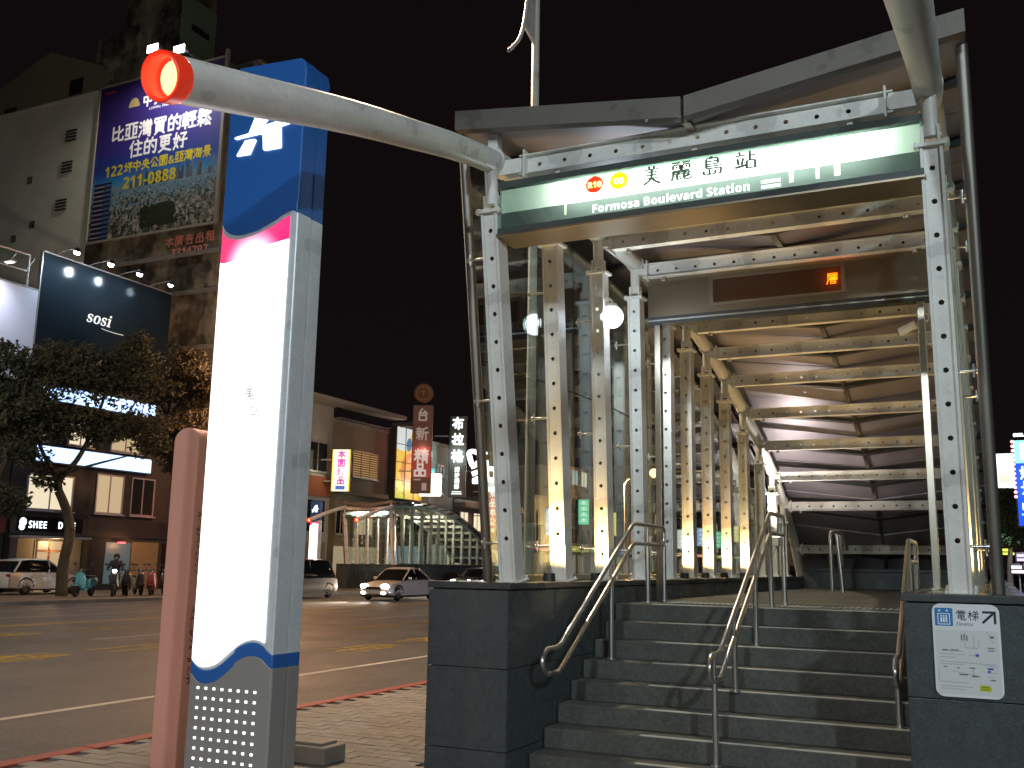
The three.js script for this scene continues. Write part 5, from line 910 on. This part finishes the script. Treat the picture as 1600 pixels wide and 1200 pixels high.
car('moving_car', 'dark red car driving away with glowing tail lights', [-19.4, ROAD + 0.005, -62], Math.PI, paintOf(0.16, 0.02, 0.02), 'sedan', -1);

function scooter(label, p, turn, col, lit) { // nose towards +z
  const o = thing('scooter', label, 'scooter', p, turn, 'scooters parked on the far sidewalk'), body = P({ color: rgb(...col), roughness: 0.35, clearcoat: 0.6 });
  for (const z of [-0.6, 0.62]) { const w = mesh('wheel', new THREE.TorusGeometry(0.19, 0.06, 10, 22).rotateY(Math.PI / 2).translate(0, 0.25, z), M.rubber, o); mesh('rim', new THREE.CylinderGeometry(0.15, 0.15, 0.05, 18).rotateZ(Math.PI / 2).translate(0, 0.25, z), M.chrome, w); }
  mesh('body', [loft([[-0.95, 0.62, 0.74, 0.08, 0.06, 0.03], [-0.7, 0.42, 0.78, 0.16, 0.12, 0.04], [-0.3, 0.34, 0.74, 0.17, 0.14, 0.04], [-0.12, 0.3, 0.62, 0.14, 0.12, 0.04]]), loft([[-0.15, 0.25, 0.32, 0.15, 0.15, 0.02], [0.3, 0.25, 0.32, 0.16, 0.16, 0.02]]), loft([[0.26, 0.28, 0.9, 0.2, 0.16, 0.05], [0.4, 0.34, 0.98, 0.19, 0.14, 0.05], [0.5, 0.5, 0.9, 0.12, 0.1, 0.04]]), rb(0.16, 0.05, 0.42, 0.02, 0, 0.47, 0.62, 2)], body, o);
  mesh('seat', rb(0.26, 0.1, 0.66, 0.045, 0, 0.81, -0.42, 3), M.black, o);
  mesh('handlebar', [rod(V(0, 0.85, 0.36), V(0, 1.06, 0.3), 0.03), rod(V(-0.33, 1.08, 0.24), V(0.33, 1.08, 0.24), 0.017), rb(0.22, 0.14, 0.14, 0.04, 0, 1.06, 0.32, 2)], M.darkMetal, o);
  mesh('headlight', new THREE.SphereGeometry(0.085, 14, 10).scale(1, 0.7, 0.5).translate(0, 1.05, 0.395), lit ? glow(1, 0.98, 0.9, 20) : M.chrome, o);
  for (const s of [-1, 1]) mesh('mirror', [rod(V(s * 0.24, 1.09, 0.24), V(s * 0.32, 1.3, 0.2), 0.008), rb(0.13, 0.08, 0.02, 0.01, s * 0.34, 1.32, 0.2, 1)], M.darkMetal, o);
  mesh('fork', [rod(V(0.06, 0.25, 0.62), V(0.05, 0.6, 0.46), 0.02), rod(V(-0.06, 0.25, 0.62), V(-0.05, 0.6, 0.46), 0.02)], M.darkMetal, o);
  mesh('tail_light', rb(0.14, 0.06, 0.04, 0.015, 0, 0.7, -0.96, 1), S({ color: rgb(0.35, 0.01, 0.01), roughness: 0.2 }), o);
  return o;
}
scooter('light blue scooter at the left end of the scooter row', [-33.7, 0, -30.0], 0.35, [0.12, 0.45, 0.55]);
const rider = scooter('dark scooter with a bright headlight and a rider', [-33.2, 0, -31.1], 0.75, [0.03, 0.03, 0.035], true);
scooter('black scooter right of the rider', [-33.5, 0, -32.0], 0.9, [0.02, 0.02, 0.02]);
scooter('red scooter near the red pillar', [-33.2, 0, -33.2], 0.7, [0.3, 0.03, 0.03]);
scooter('grey scooter behind the red scooter', [-33.9, 0, -33.1], 1.0, [0.12, 0.11, 0.12]);
scooter('dark scooter half behind the red pillar', [-33.5, 0, -34.2], 0.8, [0.05, 0.03, 0.03]);
{ // rider: one continuous body from joined capsules
  const J = (x, y, z, r) => ({ p: V(x, y, z), r });
  const hip = J(0, 0.92, -0.35, 0.15), chest = J(0, 1.3, -0.26, 0.155), neck = J(0, 1.47, -0.22, 0.06), head = J(0, 1.6, -0.18, 0.095);
  const bones = [[hip, chest], [chest, neck], [neck, head]];
  for (const s of [-1, 1]) { const sh = J(s * 0.18, 1.4, -0.24, 0.068), el = J(s * 0.3, 1.17, -0.05, 0.048), wr = J(s * 0.28, 1.12, 0.18, 0.034), ha = J(s * 0.28, 1.1, 0.24, 0.04), th = J(s * 0.1, 0.9, -0.32, 0.095), kn = J(s * 0.16, 0.82, 0.1, 0.066), an = J(s * 0.14, 0.4, 0.06, 0.045), to = J(s * 0.15, 0.36, 0.2, 0.042); bones.push([chest, sh], [sh, el], [el, wr], [wr, ha], [hip, th], [th, kn], [kn, an], [an, to]); }
  const N = 64, mc = new MarchingCubes(N, new THREE.MeshBasicMaterial(), false, false, 60000), sc = 0.85, c0 = V(0, 1.0, -0.05); mc.isolation = 0;
  const t = V(0, 0, 0);
  for (let k = 0; k < N; k++) for (let j = 0; j < N; j++) for (let i = 0; i < N; i++) {
    t.set((i - N / 2) / (N / 2), (j - N / 2) / (N / 2), (k - N / 2) / (N / 2)).multiplyScalar(sc).add(c0); let s = 0;
    for (const [a, b] of bones) { const ab = b.p.clone().sub(a.p), u = Math.max(0, Math.min(1, t.clone().sub(a.p).dot(ab) / ab.lengthSq())), d = t.distanceTo(a.p.clone().addScaledVector(ab, u)) - (a.r + (b.r - a.r) * u); s += Math.exp(-d * 40); }
    mc.field[k * N * N + j * N + i] = Math.log(s) / 40;
  }
  mc.update();
  const g = new THREE.BufferGeometry(); g.setAttribute('position', new THREE.BufferAttribute(mc.positionArray.slice(0, mc.count * 3), 3)); g.setAttribute('normal', new THREE.BufferAttribute(mc.normalArray.slice(0, mc.count * 3), 3)); g.scale(sc, sc, sc).translate(c0.x, c0.y, c0.z);
  const o = thing('person', 'person in dark clothes and a dark helmet seated on the scooter with the headlight', 'person', rider.position.toArray(), rider.rotation.y);
  mesh('body', g, S({ color: rgb(0.035, 0.035, 0.045), roughness: 0.85 }), o);
  mesh('face', [new THREE.SphereGeometry(0.088, 16, 12).scale(0.85, 1.1, 0.9).translate(0, 1.6, -0.155), new THREE.ConeGeometry(0.016, 0.04, 8).rotateX(0.6).translate(0, 1.59, -0.07)], S({ color: rgb(0.45, 0.28, 0.2), roughness: 0.6 }), o);
  mesh('helmet', [new THREE.SphereGeometry(0.135, 20, 14, 0, Math.PI * 2, 0, 1.9).rotateX(-0.35).translate(0, 1.635, -0.185)], S({ color: rgb(0.02, 0.02, 0.022), roughness: 0.2 }), o);
}

// ---------------------------------------------------------------- trees
function tree(label, x, z, spec) { // local x runs across the line of sight
  const o = thing('street_tree', label, 'tree', [x, 0, z], spec.turn ?? 0.86, 'street trees of the far sidewalk');
  const br = [], P3 = (l) => l.map(([a, b, c]) => V(a, b, c));
  const limb = (pts, r0, r1) => { const cv = new THREE.CatmullRomCurve3(P3(pts)), n = 12, ps = cv.getPoints(n); for (let i = 0; i < n; i++) br.push(rod(ps[i], ps[i + 1], r0 + (r1 - r0) * i / n, r0 + (r1 - r0) * (i + 1) / n, 8)); };
  for (const [pts, r0, r1] of spec.limbs) limb(pts, r0, r1);
  const pos = [], nor = [];
  for (const [cx, cy, cz, rx, ry, rz, n] of spec.lumps) {
    const sub = Array.from({ length: Math.ceil(n / 90) }, () => { let a, b, c; do { a = rr(-1, 1); b = rr(-1, 1); c = rr(-1, 1); } while (a * a + b * b + c * c > 1); return [cx + a * rx, cy + b * ry, cz + c * rz]; });
    for (const s of sub) br.push(rod(V(cx + (s[0] - cx) * 0.1, cy - ry * 0.5, cz), V(...s), 0.035, 0.012, 5));
    for (const s of sub) for (let k = 0; k < 90; k++) {
      let a, b, c; do { a = rr(-1, 1); b = rr(-1, 1); c = rr(-1, 1); } while (a * a + b * b + c * c > 1);
      const p = V(s[0] + a * 0.66, s[1] + b * 0.45, s[2] + c * 0.66), q = new THREE.Euler(rr(-0.9, 0.9), rr(0, 6.28), rr(-0.9, 0.9)), l = rr(0.08, 0.16), w = l * 0.5;
      if (spec.gaps && spec.gaps.some(([a, b]) => p.y > a && p.y < b) && rnd() < (p.y < 7 ? 0.72 : 0.85)) continue;
      const v = [V(-l, 0, 0), V(0, 0.02, w), V(l, -0.02, 0), V(0, 0.02, -w)].map((u) => u.applyEuler(q).add(p));
      for (const i of [0, 1, 2, 0, 2, 3]) pos.push(v[i].x, v[i].y, v[i].z);
    }
  }
  const g = new THREE.BufferGeometry(); g.setAttribute('position', new THREE.Float32BufferAttribute(pos, 3)); g.computeVertexNormals();
  mesh('trunk', br, S({ map: T.grime, color: rgb(0.3, 0.25, 0.2), roughness: 0.95 }), o);
  mesh('crown', g, P({ color: rgb(...spec.leaf), roughness: 0.75, transmission: 0.3, thickness: 0 }), o);
  return o;
}
tree('bent green street tree in front of the dark shop with the blue light bands', -34.6, -29.7, { gaps: [[7.7, 8.75], [5.3, 6.15]], leaf: [0.05, 0.047, 0.014], limbs: [
  [[[0, 0, 0], [-0.05, 1.2, 0], [0.1, 2.6, 0.1], [-0.15, 3.6, 0], [-0.55, 4.5, 0], [-0.4, 5.0, 0]], 0.24, 0.15], [[[-0.4, 4.9, 0], [0.1, 5.6, 0.1], [0.5, 6.6, 0], [0.9, 8.2, -0.2], [1.2, 9.8, 0]], 0.13, 0.04], [[[-0.5, 4.7, 0], [-1.1, 5.6, 0], [-1.7, 7.0, 0.2], [-2.0, 8.6, 0]], 0.11, 0.03], [[[0.4, 6.2, 0], [1.6, 7.2, 0.2], [2.4, 8.6, 0]], 0.09, 0.03], [[[-0.4, 5.0, 0], [0.8, 5.5, -0.5], [2.2, 6.0, -0.8]], 0.08, 0.03]],
  lumps: [[-1.6, 8.6, 0, 1.3, 1.4, 1.4, 1900], [0.3, 9.5, 0, 1.6, 1.1, 1.5, 2000], [1.8, 9.4, 0, 1.3, 1.4, 1.4, 1900], [-0.4, 7.6, 0.4, 1.3, 0.8, 1.2, 1200], [2.4, 7.6, -0.2, 1.1, 0.9, 1.2, 1300], [-2.2, 6.9, 0, 0.9, 1.0, 1.1, 1000], [1.9, 10.3, 0, 0.8, 0.8, 0.9, 700], [-0.9, 5.0, 0.2, 0.5, 0.4, 0.6, 200], [0.9, 7.6, 0.9, 0.8, 0.6, 0.5, 350], [2.9, 6.3, 0, 0.7, 0.5, 0.8, 420], [0.6, 8.6, 0, 1.2, 0.8, 1.0, 1000], [-1.0, 6.9, 0.5, 1.2, 0.5, 0.8, 800], [0.6, 7.0, 0.6, 1.2, 0.45, 0.8, 800], [1.9, 6.9, 0.4, 1.0, 0.5, 0.8, 700], [-1.6, 9.6, 0, 1.0, 0.9, 1.1, 900], [-0.6, 9.3, 0.3, 1.4, 0.9, 1.1, 1200], [2.6, 8.9, 0, 1.1, 0.9, 1.1, 900]] });
tree('bushy street tree lit orange from its right side near the red pillar', -34.2, -35.4, { gaps: [[7.8, 8.7]], leaf: [0.06, 0.042, 0.01], limbs: [
  [[[0, 0, 0], [0.05, 1.6, 0], [-0.1, 3.2, 0.1], [0, 4.6, 0]], 0.2, 0.13], [[[0, 4.5, 0], [-0.5, 6, 0], [-0.8, 8.4, 0]], 0.11, 0.03], [[[0, 4.5, 0], [0.6, 6.2, 0.1], [0.9, 8.0, 0]], 0.1, 0.03], [[[0, 4.5, 0], [0.1, 6.6, -0.4], [0.1, 9.2, -0.3]], 0.09, 0.03]],
  lumps: [[-0.7, 9.0, 0, 1.3, 1.4, 1.3, 1900], [0.8, 8.5, 0, 1.2, 1.2, 1.2, 1600], [0.2, 10.3, 0, 1.1, 0.9, 1.0, 1100], [-1.1, 7.2, 0.2, 1.2, 1.0, 1.1, 1300], [0.9, 6.9, 0, 1.2, 0.9, 1.1, 1200], [0, 5.9, 0, 1.0, 0.6, 1.0, 700], [-0.3, 11.0, 0, 0.6, 0.5, 0.6, 300], [0, 7.0, 0.4, 1.3, 1.0, 0.9, 1200], [0.9, 9.6, 0.2, 1.0, 0.9, 0.9, 900]] });
tree('dark street tree cut by the left edge of the picture', -35.6, -26.9, { leaf: [0.04, 0.05, 0.022], limbs: [[[[0, 0, 0], [0.05, 2, 0], [0, 4.4, 0]], 0.26, 0.18], [[[0, 4.3, 0], [-0.8, 6.2, 0], [-1.2, 8, 0]], 0.12, 0.04], [[[0, 4.3, 0], [0.5, 6.4, 0], [0.7, 8.6, 0]], 0.12, 0.04]],
  lumps: [[0.3, 8.0, 0, 1.4, 1.4, 1.3, 1700], [-1.2, 7.6, 0, 1.4, 1.3, 1.3, 1500], [0.8, 6.2, 0, 0.9, 0.8, 1.0, 700], [0.3, 3.6, 0.4, 0.7, 0.6, 0.7, 500], [-0.3, 9.6, 0, 1.0, 0.8, 1.0, 700]] });
tree('green tree on the right edge beyond the canopy glass', 0.7, -54, { turn: 0, leaf: [0.05, 0.11, 0.03], limbs: [[[[0, 0, 0], [0, 1.6, 0], [0.1, 2.8, 0]], 0.16, 0.1], [[[0.1, 2.7, 0], [-0.5, 4.2, 0], [-0.6, 5, 0]], 0.07, 0.03], [[[0.1, 2.7, 0], [0.7, 4.0, 0], [0.9, 5.2, 0]], 0.07, 0.03]],
  lumps: [[-0.3, 4.4, 0, 1.0, 1.0, 1.0, 1500], [0.9, 4.7, 0, 1.1, 1.2, 1.0, 1600], [1.6, 3.6, 0, 0.9, 0.7, 0.9, 800], [-0.2, 3.3, 0, 0.7, 0.5, 0.7, 500]] });

// ---------------------------------------------------------------- right edge: signs, stall and lamps down the sidewalk
{
  const o = thing('led_sign', 'tall blue vertical sign edged with red bulbs at the right edge', 'sign', [1.75, 3.4, -45]);
  mesh('sign_box', rb(1.5, 3.5, 0.3, 0.03, 0, 1.75, 0, 1), M.darkMetal, o);
  const t = signTex(192, 448, '#1246c8', (g) => { g.fillStyle = '#8ff5e6'; g.fillRect(0, 0, 192, 120); g.fillStyle = '#ffffff'; g.fillRect(30, 14, 162, 90); g.strokeStyle = '#eaf4ff'; ['好', '景', '品'].forEach((c, i) => cj(g, c, 20, 136 + i * 80, 70, 10)); g.fillStyle = '#8fd0ff'; g.fillRect(16, 384, 150, 10); });
  mesh('sign_face', new THREE.PlaneGeometry(1.42, 3.42).translate(0, 1.75, 0.154), S({ color: rgb(0.02, 0.02, 0.02), emissive: rgb(1, 1, 1), emissiveMap: t, emissiveIntensity: 1.8 }), o, true);
  mesh('sign_bulb', Array.from({ length: 13 }, (_, i) => new THREE.SphereGeometry(0.06, 10, 8).translate(-0.76, 1.2 + i * 0.185, 0.16)), glow(1, 0.35, 0.35, 4), o);
  mesh('post', [rod(V(0.5, -3.4, 0), V(0.5, 0, 0), 0.07)], alu, o);
  point(o, [0, 1.8, 0.9], 0x78a8ff, 14, 5).name = 'sign_light';
  const p = thing('ad_board', 'white lit advertising board with a portrait beside the blue sign', 'billboard', [1.35, 5.3, -50]);
  const a = signTex(256, 220, '#f6f2ea', (g) => { g.fillStyle = '#2a2220'; g.beginPath(); g.ellipse(205, 90, 46, 62, 0, 0, 7); g.fill(); g.fillStyle = '#d9a98a'; g.beginPath(); g.ellipse(200, 112, 28, 40, 0, 0, 7); g.fill(); g.fillStyle = '#c9a060'; g.fillRect(20, 130, 60, 60); g.fillStyle = '#5a4030'; g.fillRect(100, 150, 70, 50); });
  mesh('sign_box', rb(2.1, 1.6, 0.25, 0.03, 0, 0.8, 0, 1), M.darkMetal, p); mesh('sign_face', new THREE.PlaneGeometry(2.0, 1.5).translate(0, 0.8, 0.13), S({ color: rgb(0.05, 0.05, 0.05), emissive: rgb(1, 1, 1), emissiveMap: a, emissiveIntensity: 1.2 }), p, true);
  mesh('post', [rod(V(0.6, -5.3, 0), V(0.6, 0, 0), 0.08)], alu, p);
  const l = thing('twin_lamp', 'pair of small white lamps above the blue sign', 'street lamp', [1.9, 0, -47]);
  mesh('pole', rod(V(0, 0, 0), V(0, 7.2, 0), 0.06), alu, l); mesh('lamp_head', [rb(0.36, 0.12, 0.2, 0.04, -0.62, 7.35, 0, 2), rb(0.36, 0.12, 0.2, 0.04, -0.1, 7.6, 0, 2)], glow(0.85, 0.9, 1, 5), l); mesh('lamp_arm', [rod(V(0, 7.2, 0), V(-0.6, 7.38, 0), 0.03)], alu, l);
  point(l, [-0.3, 7.1, 0], 0xdfe8ff, 420, 4).name = 'lamp_light';
  for (const [x, y, z, c, lab] of [[0.75, 2.7, -60, [0.75, 0.85, 0.1], 'small yellow-green sign under the tree at the right edge'], [1.3, 2.3, -52, [0.6, 0.5, 1], 'small violet shop sign at the right edge'], [2.4, 2.2, -56, [0.1, 0.9, 0.7], 'small turquoise shop sign at the right edge'], [1.0, 1.75, -49, [0.95, 0.97, 1], 'small white notice lit at the right edge'], [2.0, 1.5, -47, [1, 0.55, 0.3], 'orange lit stall board at the right edge']]) {
    const s = thing('small_sign', lab, 'sign', [x, y - 0.35, z]); mesh('sign_box', rb(0.7, 0.45, 0.12, 0.02, 0, 0.35, 0, 1), M.darkMetal, s); mesh('sign_face', [b6(-0.3, 0.3, 0.18, 0.3, 0.061, 0.07), b6(-0.3, 0.1, 0.36, 0.5, 0.061, 0.07)], glow(c[0], c[1], c[2], 1.6), s); mesh('post', rod(V(0, -y + 0.35, -0.03), V(0, 0.12, -0.03), 0.03), alu, s);
  }
  const st = building('shops at the right edge far down the sidewalk', 14, -30, -120, 9, greyB, -10);
  for (const [x, z, t, c, lab] of [[0.9, -27, 0.4, [0.25, 0.05, 0.03], 'reddish scooter parked behind the granite at the right edge'], [1.5, -28.5, 0.5, [0.08, 0.06, 0.12], 'dark scooter parked second at the right edge'], [1.2, -31, 0.3, [0.3, 0.2, 0.12], 'tan scooter parked third at the right edge'], [2.0, -33, 0.5, [0.2, 0.2, 0.2], 'grey scooter parked farthest at the right edge']]) scooter(lab, [x, 0, z], t, c);
  const lo = thing('stall_lamp', 'orange lamp hanging low over the scooters at the right edge', 'lamp', [1.7, 0, -35]);
  mesh('post', rod(V(0.3, 0, 0), V(0.3, 2.3, 0), 0.03), alu, lo); mesh('lamp_shade', [rod(V(0.3, 2.28, 0), V(0, 2.3, 0), 0.012), new THREE.CylinderGeometry(0.04, 0.14, 0.12, 14, 1, true).translate(0, 2.24, 0)], M.darkMetal, lo); mesh('lamp_bulb', new THREE.SphereGeometry(0.05, 12, 8).translate(0, 2.17, 0), glow(1, 0.6, 0.3, 6), lo);
  point(lo, [0, 2.05, 0], 0xff9a5a, 30, 2).name = 'stall_light';
}
{ // amber lamp seen through the canopy glass
  const o = thing('amber_lamp', 'amber street lamp on a pole seen through the canopy glass', 'lamp', [-20.6, 0, -65.6]);
  mesh('pole', rod(V(0, 0, 0), V(0, 7.4, 0), 0.07), alu, o); mesh('lamp_head', new THREE.SphereGeometry(0.3, 18, 12).translate(0, 7.9, 0), glow(1, 0.6, 0.2, 7), o); point(o, [0, 7.8, 0], 0xff9a3c, 120, 12).name = 'amber_light';
}
scene.traverse((o) => { if (o.userData.z !== undefined) delete o.userData.z; });
renderer.render(scene, camera);
